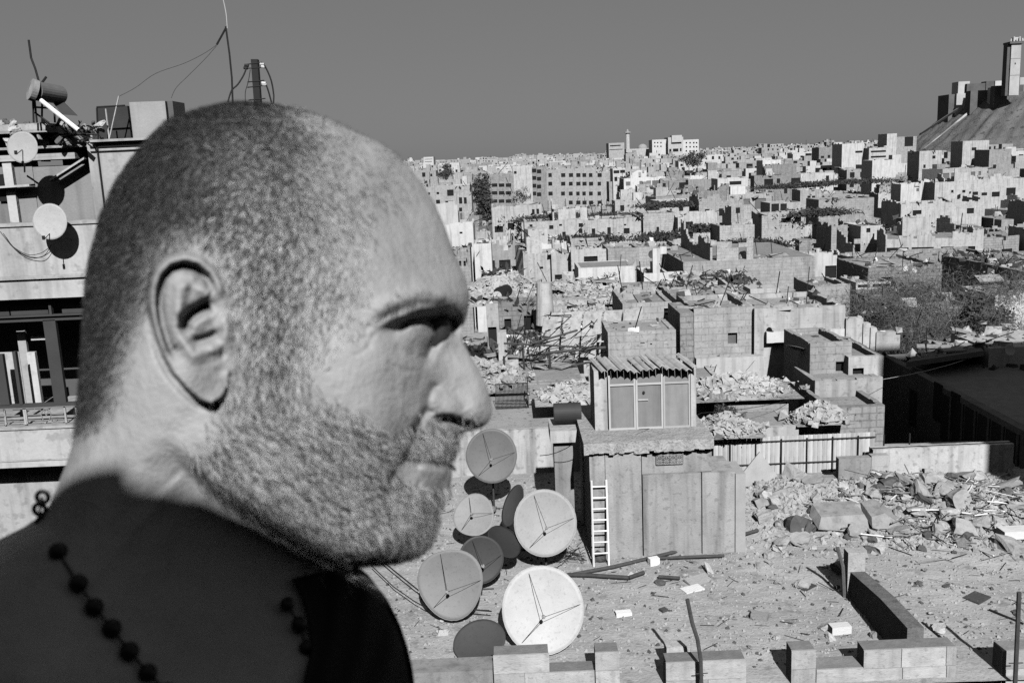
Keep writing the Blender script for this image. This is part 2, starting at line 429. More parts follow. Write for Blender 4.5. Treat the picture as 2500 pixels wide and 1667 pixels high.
# hair masks (where stubble grows) in the same photo coordinates
SCALP = [(150,1040),(230,1010),(262,900),(300,790),(335,700),(370,600),(480,560),(590,630),(650,740),(672,900),(690,890),(705,800),(720,640),(760,520),(720,420),(760,350),(640,240),(300,230),(150,500)]
BEARD = [(590,900),(620,820),(700,830),(720,960),(800,1010),(880,1040),(925,1090),(960,1080),(1020,1060),(1060,1055),(1120,1052),(1130,1110),(985,1110),(985,1180),(1120,1185),(1110,1380),(820,1400),(680,1290),(560,1200),(500,1110),(560,1000)]
def soft(x, y, poly, w_):
    d, _ = pdist(x, y, poly + poly[:1]); return sstep(-w_, w_, np.where(inside(x, y, poly), d, -d))
Xa, Ya = np.r_[X_, HX[:, cols_far].ravel()], np.r_[Y_, HY[:, cols_far].ravel()]
noi = 18 * np.sin(Xa * .06 + 2 * np.sin(Ya * .05)) * np.sin(Ya * .07 + 1.7 * np.sin(Xa * .04))
scalp = soft(Xa + noi, Ya - noi, SCALP, 75) * (1 - .5 * blob(Xa, Ya, 680, 580, 120, 170, 1.0)) * np.interp(Xa, [200, 420, 620], [1.12, 1.05, .95])
scalp = np.maximum(scalp, 0.13 * soft(Xa + noi, Ya, [(620,640),(760,560),(900,520),(930,300),(700,230),(500,400)], 120))
LIP = [(968,1122),(1040,1125),(1106,1132),(1112,1182),(1060,1192),(1010,1186),(972,1166)]
beard = soft(Xa + noi, Ya + noi, BEARD, 80) * (1 - soft(Xa, Ya, LIP, 12))
stache = soft(Xa, Ya, [(965,1072),(1030,1052),(1118,1062),(1112,1112),(1090,1120),(1030,1116),(975,1114)], 14); beard = np.maximum(beard, stache)
brow_ = np.minimum(1, ridge(Xa, Ya, [(915,778),(960,748),(1020,730),(1080,732),(1120,752)], 9, 1.0))
# skin
SKIN, t, b = nodes_of('skin')
tc = N(t, 'ShaderNodeTexCoord')
def att(nm):
    a = N(t, 'ShaderNodeAttribute'); a.attribute_name = nm; return a.outputs['Fac']
def mth(op, a, bb=0.0, c=0.0):
    q = N(t, 'ShaderNodeMath', operation=op)
    for i, z in enumerate((a, bb, c)):
        if isinstance(z, (int, float)): q.inputs[i].default_value = z
        else: L(t, z, q.inputs[i])
    return q.outputs[0]
def noise(sc_, det=4, vec=None, rough=.5):
    n = N(t, 'ShaderNodeTexNoise'); n.inputs['Scale'].default_value = sc_; n.inputs['Detail'].default_value = det; n.inputs['Roughness'].default_value = rough
    L(t, vec if vec is not None else tc.outputs['Object'], n.inputs['Vector']); return n.outputs[0]
n_big, n_mid, n_fine = noise(22, 5), noise(120, 4), noise(700, 3)
sk = mth('MULTIPLY_ADD', n_big, .60, .70)
sk = mth('MULTIPLY', sk, mth('MULTIPLY_ADD', n_mid, .26, .87))
sk = mth('MULTIPLY', sk, 0.31)
clump = noise(260, 3, None, .6)
dk = N(t, 'ShaderNodeMapRange'); L(t, clump, dk.inputs[0]); dk.inputs[1].default_value = .36; dk.inputs[2].default_value = .62; dk.inputs[3].default_value = .40; dk.inputs[4].default_value = .85
sc1 = mth('MULTIPLY_ADD', mth('MULTIPLY', att('scalp'), mth('MULTIPLY_ADD', dk.outputs[0], -.55, 1.0)), -0.86, 1.0)
be1 = mth('MULTIPLY_ADD', mth('MULTIPLY', att('beard'), mth('MULTIPLY_ADD', dk.outputs[0], -.7, 1.0)), -0.5, 1.0)
br1 = mth('MULTIPLY_ADD', att('brow'), -.35, 1.0)
col = mth('MULTIPLY', mth('MULTIPLY', sk, sc1), mth('MULTIPLY', be1, br1))
cc = N(t, 'ShaderNodeCombineColor')
for i in range(3): L(t, col, cc.inputs[i])
L(t, cc.outputs[0], b.inputs['Base Color'])
b.inputs['Roughness'].default_value = .52
b.inputs['Specular IOR Level'].default_value = .22
bp = N(t, 'ShaderNodeBump'); bp.inputs['Strength'].default_value = .8; bp.inputs['Distance'].default_value = .0016
hh = mth('ADD', mth('MULTIPLY', n_mid, 1.2), mth('MULTIPLY', n_fine, .5))
L(t, hh, bp.inputs['Height']); L(t, bp.outputs[0], b.inputs['Normal'])
base_h = V((0.0, 0.0, 0.0))
man = thing('person', tuple(head_pts(np.array([300.]), np.array([4200.]), np.array([0.]))[0]), 'bald bearded man in profile filling the foreground, black beads at his neck', 'person')
mloc = np.array(man.location)
body = np_mesh('body', np.vstack([near, farP.reshape(-1, 3)]) - mloc, faces, SKIN, True, man, {'scalp': scalp, 'beard': beard, 'brow': brow_})
# ---- hair strands: thin tapered blades rooted in the skin
def strands(name, cnt, dens, dirf, length, width, mat, seed, lift=.45):
    r = np.random.default_rng(seed)
    P = near.reshape(NR, NCOL, 3)
    ca, cb2 = P[1:-1, 2:] - P[1:-1, :-2], P[2:, 1:-1] - P[:-2, 1:-1]
    nn = np.cross(cb2, ca); nn /= np.linalg.norm(nn, axis=-1, keepdims=True) + 1e-12
    area = np.linalg.norm(np.cross(ca, cb2), axis=-1); area[~np.isfinite(area)] = 0
    D = dens(HX[1:-1, 1:-1], HY[1:-1, 1:-1]) * area
    p = D.ravel() / D.sum(); idx = r.choice(len(p), cnt, p=p)
    base = P[1:-1, 1:-1].reshape(-1, 3)[idx]; nr = nn.reshape(-1, 3)[idx]
    sgn = np.sign((nr * _HN).sum(1)); nr = nr * np.where(sgn == 0, 1, sgn)[:, None]
    base = base + (ca.reshape(-1, 3)[idx] * r.uniform(-.5, .5, (cnt, 1)) + cb2.reshape(-1, 3)[idx] * r.uniform(-.5, .5, (cnt, 1)))
    xx, yy = HX[1:-1, 1:-1].ravel()[idx], HY[1:-1, 1:-1].ravel()[idx]
    ang = dirf(xx, yy) + r.normal(0, .38, cnt)
    tg = _RT[None] * np.cos(ang)[:, None] - _UP[None] * np.sin(ang)[:, None]
    tg -= nr * (tg * nr).sum(1)[:, None]; tg /= np.linalg.norm(tg, axis=1, keepdims=True) + 1e-9
    ln = length * r.uniform(.5, 1.25, cnt)
    d1 = tg + nr * (lift + .5)
    d2 = tg + nr * (lift * r.uniform(-.2, 1.2, (cnt, 1)))
    d1 /= np.linalg.norm(d1, axis=1, keepdims=True); d2 /= np.linalg.norm(d2, axis=1, keepdims=True)
    sd_ = np.cross(d1, nr + r.normal(0, .3, (cnt, 3))); sd_ /= np.linalg.norm(sd_, axis=1, keepdims=True) + 1e-9
    wd = width * r.uniform(.6, 1.3, cnt)[:, None]
    m1 = base + d1 * (ln * .5)[:, None]; tip = m1 + d2 * (ln * .5)[:, None]
    vs = np.stack([base - sd_ * wd * .5, base + sd_ * wd * .5, m1 + sd_ * wd * .4, m1 - sd_ * wd * .4, tip], 1).reshape(-1, 3)
    k = np.arange(cnt)[:, None] * 5
    fs = np.concatenate([np.concatenate([k, k + 1, k + 2], 1), np.concatenate([k, k + 2, k + 3], 1), np.concatenate([k + 3, k + 2, k + 4], 1)])
    sh = np.repeat(r.random(cnt), 5)
    o = np_mesh(name, vs - mloc, fs, mat, False, man, {'shade': sh})
    o['kind'] = 'stuff'
    return o
def hairmat(name, lo, hi, frac):
    m, t2, b2 = nodes_of(name)
    a = N(t2, 'ShaderNodeAttribute'); a.attribute_name = 'shade'
    mr = N(t2, 'ShaderNodeMapRange'); L(t2, a.outputs['Fac'], mr.inputs[0]); mr.inputs[1].default_value = frac; mr.inputs[2].default_value = min(1, frac + .12); mr.inputs[3].default_value = lo; mr.inputs[4].default_value = hi
    c = N(t2, 'ShaderNodeCombineColor')
    for i in range(3): L(t2, mr.outputs[0], c.inputs[i])
    L(t2, c.outputs[0], b2.inputs['Base Color']); b2.inputs['Roughness'].default_value = .45; b2.inputs['Specular IOR Level'].default_value = .4
    return m
def d_scalp(x, y):
    s = x.shape; v = soft(x.ravel(), y.ravel(), SCALP, 65) * (1 - .5 * blob(x.ravel(), y.ravel(), 690, 560, 110, 190, 1.0)); v = np.maximum(v, .06 * soft(x.ravel(), y.ravel(), [(620,640),(760,560),(960,520),(1000,380),(700,230),(500,300)], 60))
    ear = inside(x.ravel(), y.ravel(), EAR_OUT); return (v * ~ear).reshape(s)
def d_beard(x, y):
    s = x.shape; v = soft(x.ravel(), y.ravel(), BEARD, 75); return ((v ** 1.3 * (0.3 + .7 * sstep(900, 1200, y.ravel())) + .8 * soft(x.ravel(), y.ravel(), [(965,1072),(1030,1052),(1118,1062),(1112,1112),(1090,1120),(1030,1116),(975,1114)], 10)) * (1 - soft(x.ravel(), y.ravel(), LIP, 10))).reshape(s)
strands('hair', 54000, d_scalp, lambda x, y: np.where(x < 620, 2.0, 1.75) + .35 * np.sin(y * .01), .0038, .00020, hairmat('scalp_hair', .018, .15, .82), 3)
strands('grey_stubble', 7500, lambda x, y: (np.clip(blob(x, y, 700, 600, 120, 200, 1.2) - .2, 0, 1) + .35 * np.clip(blob(x, y, 740, 1110, 100, 80, 1.2) - .2, 0, 1)) * ~inside(x.ravel(), y.ravel(), EAR_OUT).reshape(x.shape), lambda x, y: np.full(x.shape, 1.9), .0042, .00034, hairmat('grey_hair', .08, .55, .35), 8)
strands('beard', 27000, d_beard, lambda x, y: np.where(y < 1000, 1.5, np.where(x > 950, 1.3, .75)), .0074, .00025, hairmat('beard_hair', .022, .45, .45), 4, .35)
strands('eyebrow', 200, lambda x, y: np.clip(ridge(x.ravel(), y.ravel(), [(915,778),(960,748),(1020,730),(1080,732),(1120,752)], 9, 1.0).reshape(x.shape) - .25, 0, 1), lambda x, y: np.full(x.shape, 2.9), .006, .00025, hairmat('brow_hair', .02, .12, .8), 5, .2)
# eye just showing in the slit
ec = head_pts(np.array([1044.]), np.array([800.]), np.array([.0075]))[0]
me = bpy.data.meshes.new('eye'); bm = bmesh.new(); bmesh.ops.create_uvsphere(bm, u_segments=24, v_segments=16, radius=.0118); bm.to_mesh(me); bm.free()
me.polygons.foreach_set('use_smooth', [True] * len(me.polygons))
link('eye', me, surf('eye_dark', .05, .1, rough=.5, bump=0, spec=.2), man, V(ec - mloc))
# ---- shirt over the chest side
CLOTH = surf('black_cotton', .010, .3, 60, .4, 900, .95, dist=.001)
collar = [(862,1376),(812,1392),(760,1400),(712,1412),(728,1440),(742,1480),(752,1523),(757,1586),(744,1640),(732,1700),(720,1900),(700,4200)]
ycol = np.array([c[1] for c in collar[3:]], float); xcol = np.array([c[0] for c in collar[3:]], float)
ys = np.concatenate([np.linspace(1377, 1720, 110), np.linspace(1760, 4200, 24)])
xr = side(RTAB, ys) + np.interp(ys, [1377, 1400, 1500, 4200], [4, 9, 11, 12])
xlft = np.where(ys < 1412, np.interp(ys, [1376, 1392, 1400, 1412], [860, 812, 760, 712]), np.interp(ys, ycol, xcol))
s2 = np.linspace(0, 1, 120); s2 = .4 * s2 + .6 * np.sin(s2 * np.pi / 2)
SX = xlft[:, None] + (xr - xlft)[:, None] * s2[None]; SY = np.repeat(ys[:, None], 120, 1)
sw = head_W(np.minimum(SX, (side(RTAB, ys) - .5)[:, None]).ravel(), SY.ravel(), oL, oR).reshape(SX.shape)
fold = .0016 * np.sin(SX * .085 + SY * .018 + 1.5 * np.sin(SY * .011)) * sstep(0, 60, SX - xlft[:, None])
rim = .0025 * np.exp(-0.5 * ((SX - xlft[:, None] - 7) / 5) ** 2)
sw = sw + (.004 + fold + rim) ; sw[:, -1] = 0
sw[:, 0] = sw[:, 0] - .006
sw = np.maximum(sw, 0)
sp = head_pts(SX.ravel(), SY.ravel(), sw.ravel())
nfar = sp - 2 * sw.ravel()[:, None] * _HN[None]
ic = np.arange(SX.size).reshape(SX.shape)
np_mesh('shirt', np.vstack([sp, nfar]) - mloc, np.concatenate([quad(ic), quad(ic + SX.size)[:, ::-1]]), CLOTH, True, man)
# ---- bead necklace
BEADM = surf('black_bead', .008, .1, rough=.4, bump=0, spec=.25)
def surf_pt(px, py, lift=0.0):
    wv = head_W(np.array([float(px)]), np.array([float(py)]), oL, oR)[0] + lift
    return V(head_pts(np.array([float(px)]), np.array([float(py)]), np.array([wv]))[0])
bl = [(104,1213,20,.000),(97,1243,20,.0),(106,1278,22,.0),(141,1345,23,.002),(191,1423,23,.003),(230,1481,23,.003),(273,1533,24,.003),(316,1589,24,.003),(361,1641,23,.003),(408,1688,23,.003),(455,1735,23,.003)]
br = [(701,1474,19,.005),(730,1523,21,.005),(748,1580,20,.002)]
bpnts = []
for (px, py, rr, li) in bl + br:
    if px < 110: q = V(head_pts(np.array([float(px)]), np.array([float(py)]), np.array([.012 + .012 * (py - 1213) / 65]))[0])
    else: q = surf_pt(px, py, li)
    bpnts.append((q, .86 * rr * (q - CAM).length / F))
neck = thing('bead_necklace', bpnts[0][0], "string of round black beads hanging around the man's bare neck", 'necklace')
bm = bmesh.new(); bmesh.ops.create_uvsphere(bm, u_segments=28, v_segments=20, radius=1.0); bme = bpy.data.meshes.new('bead'); bm.to_mesh(bme); bm.free()
bme.polygons.foreach_set('use_smooth', [True] * len(bme.polygons)); bme.materials.append(BEADM)
rg = MB(); 
for i in range(28):
    for j in range(12):
        a, c = 2 * math.pi * i / 28, 2 * math.pi * j / 12
        rg.v.append((math.cos(a) * (.72 + .3 * math.cos(c)), .3 * math.sin(c), math.sin(a) * (.72 + .3 * math.cos(c))))
        rg.f.append((i * 12 + j, i * 12 + (j + 1) % 12, ((i + 1) % 28) * 12 + (j + 1) % 12, ((i + 1) % 28) * 12 + j))
rme = rg.mesh('ring'); rme.polygons.foreach_set('use_smooth', [True] * len(rme.polygons)); rme.materials.append(BEADM)
for i, (q, rr) in enumerate(bpnts):
    o = link('bead', rme if i < 3 else bme, None, neck, q - neck.location); o.scale = (rr,) * 3
for ch_ in (bpnts[:len(bl)], bpnts[len(bl):]): MB().tube([p[0] - neck.location for p in ch_], .0006, 5).build('cord', BEADM, neck)
# toothpick between the lips
p1, p2 = surf_pt(1090, 1122, -.004), V(head_pts(np.array([1110.]), np.array([1146.]), np.array([.012]))[0])
tp = MB().bar((0, 0, 0), p2 - p1, .0009, 8).build('toothpick', surf('dark_wood', .03), None, p1)
tag(tp, "short dark stick held between the man's lips", 'toothpick')
# ================================================================== shared materials
WHITE = surf('white_plaster', .50, .16, 1.2, .25, 30, streak=.30, spots=.12)
PLAST = surf('worn_plaster', .41, .24, 1.0, .35, 20, streak=.35, spots=.25, brick=(.9,.42,.96,.90,.02))
STONE = surf('pale_stone', .36, .28, 1.6, .5, 16, streak=.25, spots=.35, brick=(.75,.34,.90,.76,.03))
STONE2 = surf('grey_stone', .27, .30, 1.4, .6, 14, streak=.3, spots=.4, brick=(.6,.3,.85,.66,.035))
PLAIN = surf('plain_plaster', .44, .26, .9, .35, 18, streak=.5, spots=.3)
CONC = surf('raw_concrete', .27, .25, 1.6, .4, 30, streak=.35, spots=.2)
ROOFM = surf('dusty_roof', .27, .24, .9, .7, 14, spots=.35, dist=.04)
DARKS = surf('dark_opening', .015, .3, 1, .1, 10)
METAL = surf('grey_sheet_metal', .26, .14, 3, .1, 60, .6, streak=.25, metal=.2)
LMETAL = surf('pale_sheet_metal', .52, .14, 3, .1, 60, .6, streak=.3, metal=.1)
BLACK = surf('black_iron', .02, .3, 3, .1, 60, .6)
WOOD = surf('weathered_wood', .12, .4, 5, .4, 40, .9)
RUST = surf('dark_rusty_pipe', .06, .4, 6, .3, 60, .8)
DUST = surf('pale_dust', .37, .34, .45, .55, 12, spots=.3, dist=.05)
PLANT = surf('dry_dark_scrub', .06, .4, 3, 0, 30)

def poly_wall(name, loc_pts, thick, mat, parent=None):
    return MB().prism(loc_pts, thick).build(name, mat, parent)

# ------------------------------------------------------------------ added unseen blocker casting the cameraman's shadow on the man's chest
edge = [(-500,1105),(160,1118),(305,1128),(322,1182),(480,1188),(600,1235),(870,1378),(1100,1490),(1500,1760)]
yp = -0.6
tops = []
for (ex, ey) in edge:
    P = V(head_pts(np.array([float(ex)]), np.array([float(ey)]), np.array([.058 if ex < 700 else .045]))[0])
    s_ = (yp - P.y) / tosun.y
    tops.append(P + tosun * s_)
bz = CAMZ - 1.7
poly = [V((tops[0].x - .9, yp, tops[0].z + .02))] + tops + [V((tops[-1].x, yp, bz)), V((tops[0].x - .9, yp, bz))]
wl = MB().prism(poly, (0, -.22, 0)).build('shade_blocker', PLAST)
tag(wl, 'unseen blocker added behind the viewpoint to shade the man below his jaw', 'wall')

bb_ = MB().box((-90, -40, -10), (70, -26, 29.5)).build('rear_sky_blocker', PLAST)  # added unseen mass that cuts sky light from behind
tag(bb_, 'unseen block added behind the viewpoint to hold back sky light', 'building')
st_ = MB().box((-6, -8, 4), (-2.2, 2.6, 15.2)).build('left_sky_blocker', PLAST)  # added out of view to darken the shaded neck and shoulder
tag(st_, 'unseen box added left of the viewpoint to cut sky light', 'building')
# ------------------------------------------------------------------ generic house with real openings
UNIT = MB().box((0, 0, 0), (1, 1, 1)).mesh('unit_box')
class House:
    def __init__(s, name, A, B, ztop, zbot, depth, mat, label, cat, group=None, roofmat=None, holes=(), wallmat=None, par=.25, thick=.25, panes=True, local_holes=None, pane=None, ragged=0.0, storey=False):
        A = V(A); B = V(B); A.z = B.z = 0
        d = B - A; s.len = d.length; s.ang = math.atan2(d.y, d.x); s.A = V((A.x, A.y, zbot)); s.h = ztop - zbot
        s.t = thing(name, s.A, label, cat, group, s.ang)
        s.M = Matrix.Rotation(-s.ang, 4, 'Z') @ Matrix.Translation(-s.A)
        s.n = V((-math.sin(s.ang), math.cos(s.ang), 0))
        hs = [s.rect(*h) for h in holes] if local_holes is None else list(local_holes)
        hs = [(max(.05, a), max(.0, b), min(s.len - .05, c), min(s.h - .05, e)) for a, b, c, e in hs]
        hs = [h for h in hs if h[2] - h[0] > .03 and h[3] - h[1] > .03]
        mb = MB(); l, h, t, dp = s.len, s.h, thick, depth
        xs = sorted({0, l} | {q for r in hs for q in (r[0], r[2])}); zs = sorted({0, h} | {q for r in hs for q in (r[1], r[3])})
        for i in range(len(xs) - 1):
            run = None
            for j in range(len(zs) - 1):
                cx, cz = (xs[i] + xs[i + 1]) / 2, (zs[j] + zs[j + 1]) / 2
                hole = any(r[0] < cx < r[2] and r[1] < cz < r[3] for r in hs)
                if not hole and run is None: run = zs[j]
                if (hole or j == len(zs) - 2) and run is not None:
                    mb.box((xs[i], 0, run), (xs[i + 1], t, zs[j] if hole else zs[j + 1])); run = None
        mb.box((0, t, 0), (t, dp - t, h)); mb.box((l - t, t, 0), (l, dp - t, h)); mb.box((0, dp - t, 0), (l, dp, h))
        if ragged > 0:
            st = max(.35, l / 26); x = 0; hh = ragged * rnd.random() ** 2
            while x < l - .05:
                hh = max(0, min(ragged * 1.6, hh + rnd.gauss(0, ragged * .45))); x2 = min(l, x + st * rnd.uniform(.6, 1.5))
                if hh > .04: mb.box((x, .003, h), (x2, t * rnd.uniform(.7, 1), h + hh))
                x = x2
            for xa in (0, l - t):
                y = t; hh = ragged * .5
                while y < dp - .1:
                    hh = max(0, min(ragged * 1.6, hh + rnd.gauss(0, ragged * .4))); y2 = min(dp, y + st * rnd.uniform(.8, 1.6))
                    if hh > .04: mb.box((xa + .003, y, h), (xa + t * .9, y2, h + hh))
                    y = y2
        mb.build('wall', mat, s.t)
        if storey:
            m2 = MB(); x = l * rnd.uniform(0, .4); xe = min(l, x + l * rnd.uniform(.3, .7)); yo_ = rnd.choice((.02, dp * .45)); hh = rnd.uniform(1.0, 2.4); x00 = x; z0 = h - par
            while x < xe:
                hh = max(.3, min(2.9, hh + rnd.gauss(0, .45))); x2 = min(xe, x + rnd.uniform(.4, .9)); zb = z0
                if rnd.random() < .22 and hh > 1.2: m2.box((x, yo_, z0 + hh * .75), (x2, yo_ + .22, z0 + hh))
                else: m2.box((x, yo_, zb), (x2, yo_ + .22, z0 + hh))
                x = x2
            xa = rnd.choice((x00, xe - .22)); y = yo_ + .22; hh = rnd.uniform(1, 2.4)
            while y < dp - .5:
                hh = max(.2, hh + rnd.gauss(-.1, .4)); y2 = y + rnd.uniform(.4, .9); m2.box((xa, y, z0), (xa + .22, y2, z0 + hh)); y = y2
            m2.build('ruined_storey', mat, s.t)
        rf = MB().box((t, t, h - par - .2), (l - t, dp - t, h - par))
        rf.build('roof', roofmat or ROOFM, s.t)
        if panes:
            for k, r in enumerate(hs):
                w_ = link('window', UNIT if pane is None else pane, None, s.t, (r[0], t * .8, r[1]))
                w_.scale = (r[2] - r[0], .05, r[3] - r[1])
    def rect(s, x0, y0, x1, y1):
        a = s.loc(x0, y1); b = s.loc(x1, y0); return (a[0], a[1], b[0], b[1])
    def loc(s, px, py):
        r = ray(px, py); k = (s.A - CAM).dot(s.n) / r.dot(s.n); q = s.M @ (CAM + r * k); return q.x, q.z
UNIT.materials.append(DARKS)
def zat(px, py, Y): return AT(px, py, Y).z
def housepx(name, xl, xr, yt, Y, depth, mat, label, holes=(), cat='house', Yr=None, zbot=-6.0, yb=None, **kw):
    A = AT(xl, yt, Y); B = AT(xr, yt, Yr or Y); zt = A.z
    if yb is not None: zbot = zat(xl, yb, Y)
    return House(name, A, B, zt, zbot, depth, mat, label, cat, holes=holes, **kw)

# ------------------------------------------------------------------ ground
def tz(x, y):
    base = -6.0 + 3.2 * np.clip((y - 90) / 160, 0, 1) + 9 * np.clip((y - 350) / 1200, 0, 1)
    return base
gx = np.concatenate([np.linspace(-9000, -900, 8), np.linspace(-800, 1000, 60), np.linspace(1100, 9000, 8)])
gy = np.concatenate([np.linspace(-60, 40, 4), np.linspace(50, 1600, 90), np.linspace(1700, 12000, 12)])
GX, GY = np.meshgrid(gx, gy)
GZ = tz(GX, GY) + .6 * np.sin(GX * .05) * np.sin(GY * .04)
gi = np.arange(GX.size).reshape(GX.shape)
gr = np_mesh('ground', np.stack([GX, GY, GZ], -1).reshape(-1, 3), quad(gi)[:, ::-1], surf('stony_ground', .33, .3, .15, .5, 2, spots=.4, dist=.3), True)
tag(gr, kind='structure')

# ------------------------------------------------------------------ rubble-strewn terrace
rng = np.random.default_rng(5)
def fbm(x, y, seed=0):
    v = 0; r = np.random.default_rng(seed)
    for k in range(5):
        f = .35 * 2 ** k; a, b, c, d = r.uniform(0, 6.28, 4)
        v = v + np.sin(x * f * math.cos(a) + y * f * math.sin(a) + b + 1.3 * np.sin(y * f * .7 + c)) * np.cos(y * f * .9 + x * f * .3 + d) / 1.8 ** k
    return v
def heap(x, y):
    q = [(10.0, 30.3, 2.2, 1.2, .38), (13.0, 29.6, 2.4, 1.4, .50), (15.0, 28.2, 1.8, 1.5, .52), (16.4, 26.4, 1.2, 1.2, .3), (8.6, 30.6, 1.0, .9, .3)]
    z = 0
    for cx, cy, sx, sy, a in q: z = z + a * np.exp(-0.5 * (((x - cx) / sx) ** 2 + ((y - cy) / sy) ** 2))
    return z
def terr(x, y):
    return .03 * fbm(x * 1.3, y * 1.3, 2) + heap(x, y) * (1 + .18 * fbm(x * 3, y * 3, 4)) + .015 * fbm(x * 6, y * 6, 7)
ax = np.linspace(-14, 24, 420); ay = np.linspace(19.3, 36.5, 236)
AX, AY = np.meshgrid(ax, ay); AZ = terr(AX, AY)
ti = np.arange(AX.size).reshape(AX.shape)
tr = np_mesh('roof_terrace', np.stack([AX, AY, AZ], -1).reshape(-1, 3), quad(ti)[:, ::-1], DUST, True)
tag(tr, kind='structure')
sk_ = MB().box((-14, 19.35, -6), (24, 36.5, -.35)).build('terrace_block', STONE2); tag(sk_, kind='structure')

# ------------------------------------------------------------------ stones
def chunk(seed, flat=1.0):
    """a lump of broken masonry: a cube cut up, chipped and roughened"""
    r = random.Random(seed); bm = bmesh.new(); bmesh.ops.create_cube(bm, size=1.0); bmesh.ops.subdivide_edges(bm, edges=bm.edges[:], cuts=2, use_grid_fill=True)
    cutn = [V((r.uniform(-1, 1), r.uniform(-1, 1), r.uniform(-.3, 1))).normalized() for _ in range(4)]
    for v in bm.verts:
        for c in cutn:
            d = v.co.dot(c) - .42
            if d > 0: v.co -= c * d * .9
        v.co += V((r.gauss(0, .035), r.gauss(0, .035), r.gauss(0, .035))); v.co.z *= flat; v.co.y *= .8
    me = bpy.data.meshes.new('chunk'); bm.to_mesh(me); bm.free(); me.shade_flat(); return me
CH = {}
for nm, m_ in (('pale', surf('chunk_pale', .42, .3, 3, .6, 14)), ('mid', surf('chunk_mid', .29, .3, 3, .6, 14)), ('dark', surf('chunk_dark', .10, .3, 4, .4, 30))):
    CH[nm] = []
    for k in range(5):
        me = chunk(k * 7 + 3, (1, .7, .5, .8, .35)[k]); me.materials.append(m_); CH[nm].append(me)
def stone(x, y, s, tone='mid', k=None, z=None, label=None, group='loose chunks of masonry on the terrace'):
    me = CH[tone][rnd.randrange(5) if k is None else k]
    o = link('masonry_chunk', me, None, None, (x, y, (terr(x, y) if z is None else z) + s * .18))
    o.scale = (s, s * rnd.uniform(.7, 1.1), s * rnd.uniform(.6, 1)); o.rotation_euler = (rnd.uniform(-.5, .5), rnd.uniform(-.5, .5), rnd.uniform(0, 6.28))
    tag(o, label or {'pale': 'loose pale chunk of masonry lying on the rubble-strewn terrace', 'mid': 'loose grey chunk of masonry lying on the rubble-strewn terrace', 'dark': 'loose dark lump of debris lying on the rubble-strewn terrace'}[tone], 'rubble', group)
    return o
TLAND = [(1325, 1487, 'the big white dish'), (1102, 1421, 'the dented grey dish'), (1465, 1290, 'the white ladder'), (1650, 1345, 'the long dark pipe'), (1705, 1420, 'the folded grey sheet'), (1855, 1510, 'the grey canister'), (2070, 1400, 'the pale post'), (2130, 1500, 'the partition wall'), (2220, 1600, 'the widest parapet stretch'), (2480, 1560, 'the tall iron mast'), (1700, 1560, 'the bent iron mast'), (1905, 1225, 'the rounded slab'), (2050, 1280, 'the flat slab'), (2300, 1220, 'the broken chair'), (2385, 1345, 'the charred box'), (2455, 1262, 'the white cabinet'), (1780, 1340, 'the hut corner'), (2385, 1458, 'the dark slab'), (1522, 1500, 'the flat white brick'), (2480, 1336, 'the enamel case')]
t_used = set()
def tlabel(px, py, s, tone, k):
    sz = 'small' if s < .2 else 'middling' if s < .33 else 'large'; sh = ('lumpy', 'blocky', 'flattish', 'angular', 'slab-like')[k]; tn = {'pale': 'pale', 'mid': 'grey', 'dark': 'dark'}[tone]
    for q in sorted(TLAND, key=lambda q: math.hypot(px - q[0], (py - q[1]) * 1.5))[:7]:
        dx, dy = px - q[0], py - q[1]; rel = ('left of' if dx < 0 else 'right of') if abs(dx) > abs(dy) else ('beyond' if dy < 0 else 'in front of')
        for a in ('', 'broken', 'dusty', 'chipped', 'rounded', 'cracked', 'rough', 'jagged'):
            t_ = ' '.join(f'{sz} {a} {sh} {tn} chunk of masonry {rel} {q[2]}'.split())
            if t_ not in t_used: t_used.add(t_); return t_
    return t_
cnt = 0
for _ in range(75):
    px, py = rnd.uniform(1860, 2480), rnd.gauss(1262, 42)
    if not 1205 < py < 1350: continue
    P = G(px, py, .3); s = rnd.choice((.22, .3, .38, .5, .7)); tn_ = rnd.choices(['pale', 'mid', 'dark'], [3, 6, 2])[0]; kk = rnd.randrange(5)
    if P.y > 32.2: continue
    stone(P.x, P.y, s, tn_, kk, label=tlabel(px, py, s, tn_, kk), group='big chunks on the rubble heap')
while cnt < 185:
    if rnd.random() < .6:
        x, y = rnd.gauss(12.6, 3.2), rnd.gauss(29.0, 1.9)
    else:
        x, y = rnd.uniform(-2.5, 17), rnd.uniform(20.7, 33)
    if not (-3 < x < 18 and 20.7 < y < 33): continue
    if 1.6 < x < 7.6 and y > 26.2: continue
    px, py = project(V((x, y, .1)))
    if px < 960 or px > 2520 or py > 1660: continue
    s = min(.6, .13 + rnd.expovariate(9.0)) * (1.5 if y > 28 else 1)
    tn_ = rnd.choices(['pale', 'mid', 'dark'], [3, 5, 2])[0]; kk = rnd.randrange(5); stone(x, y, s, tn_, kk, label=tlabel(px, py, s, tn_, kk)); cnt += 1
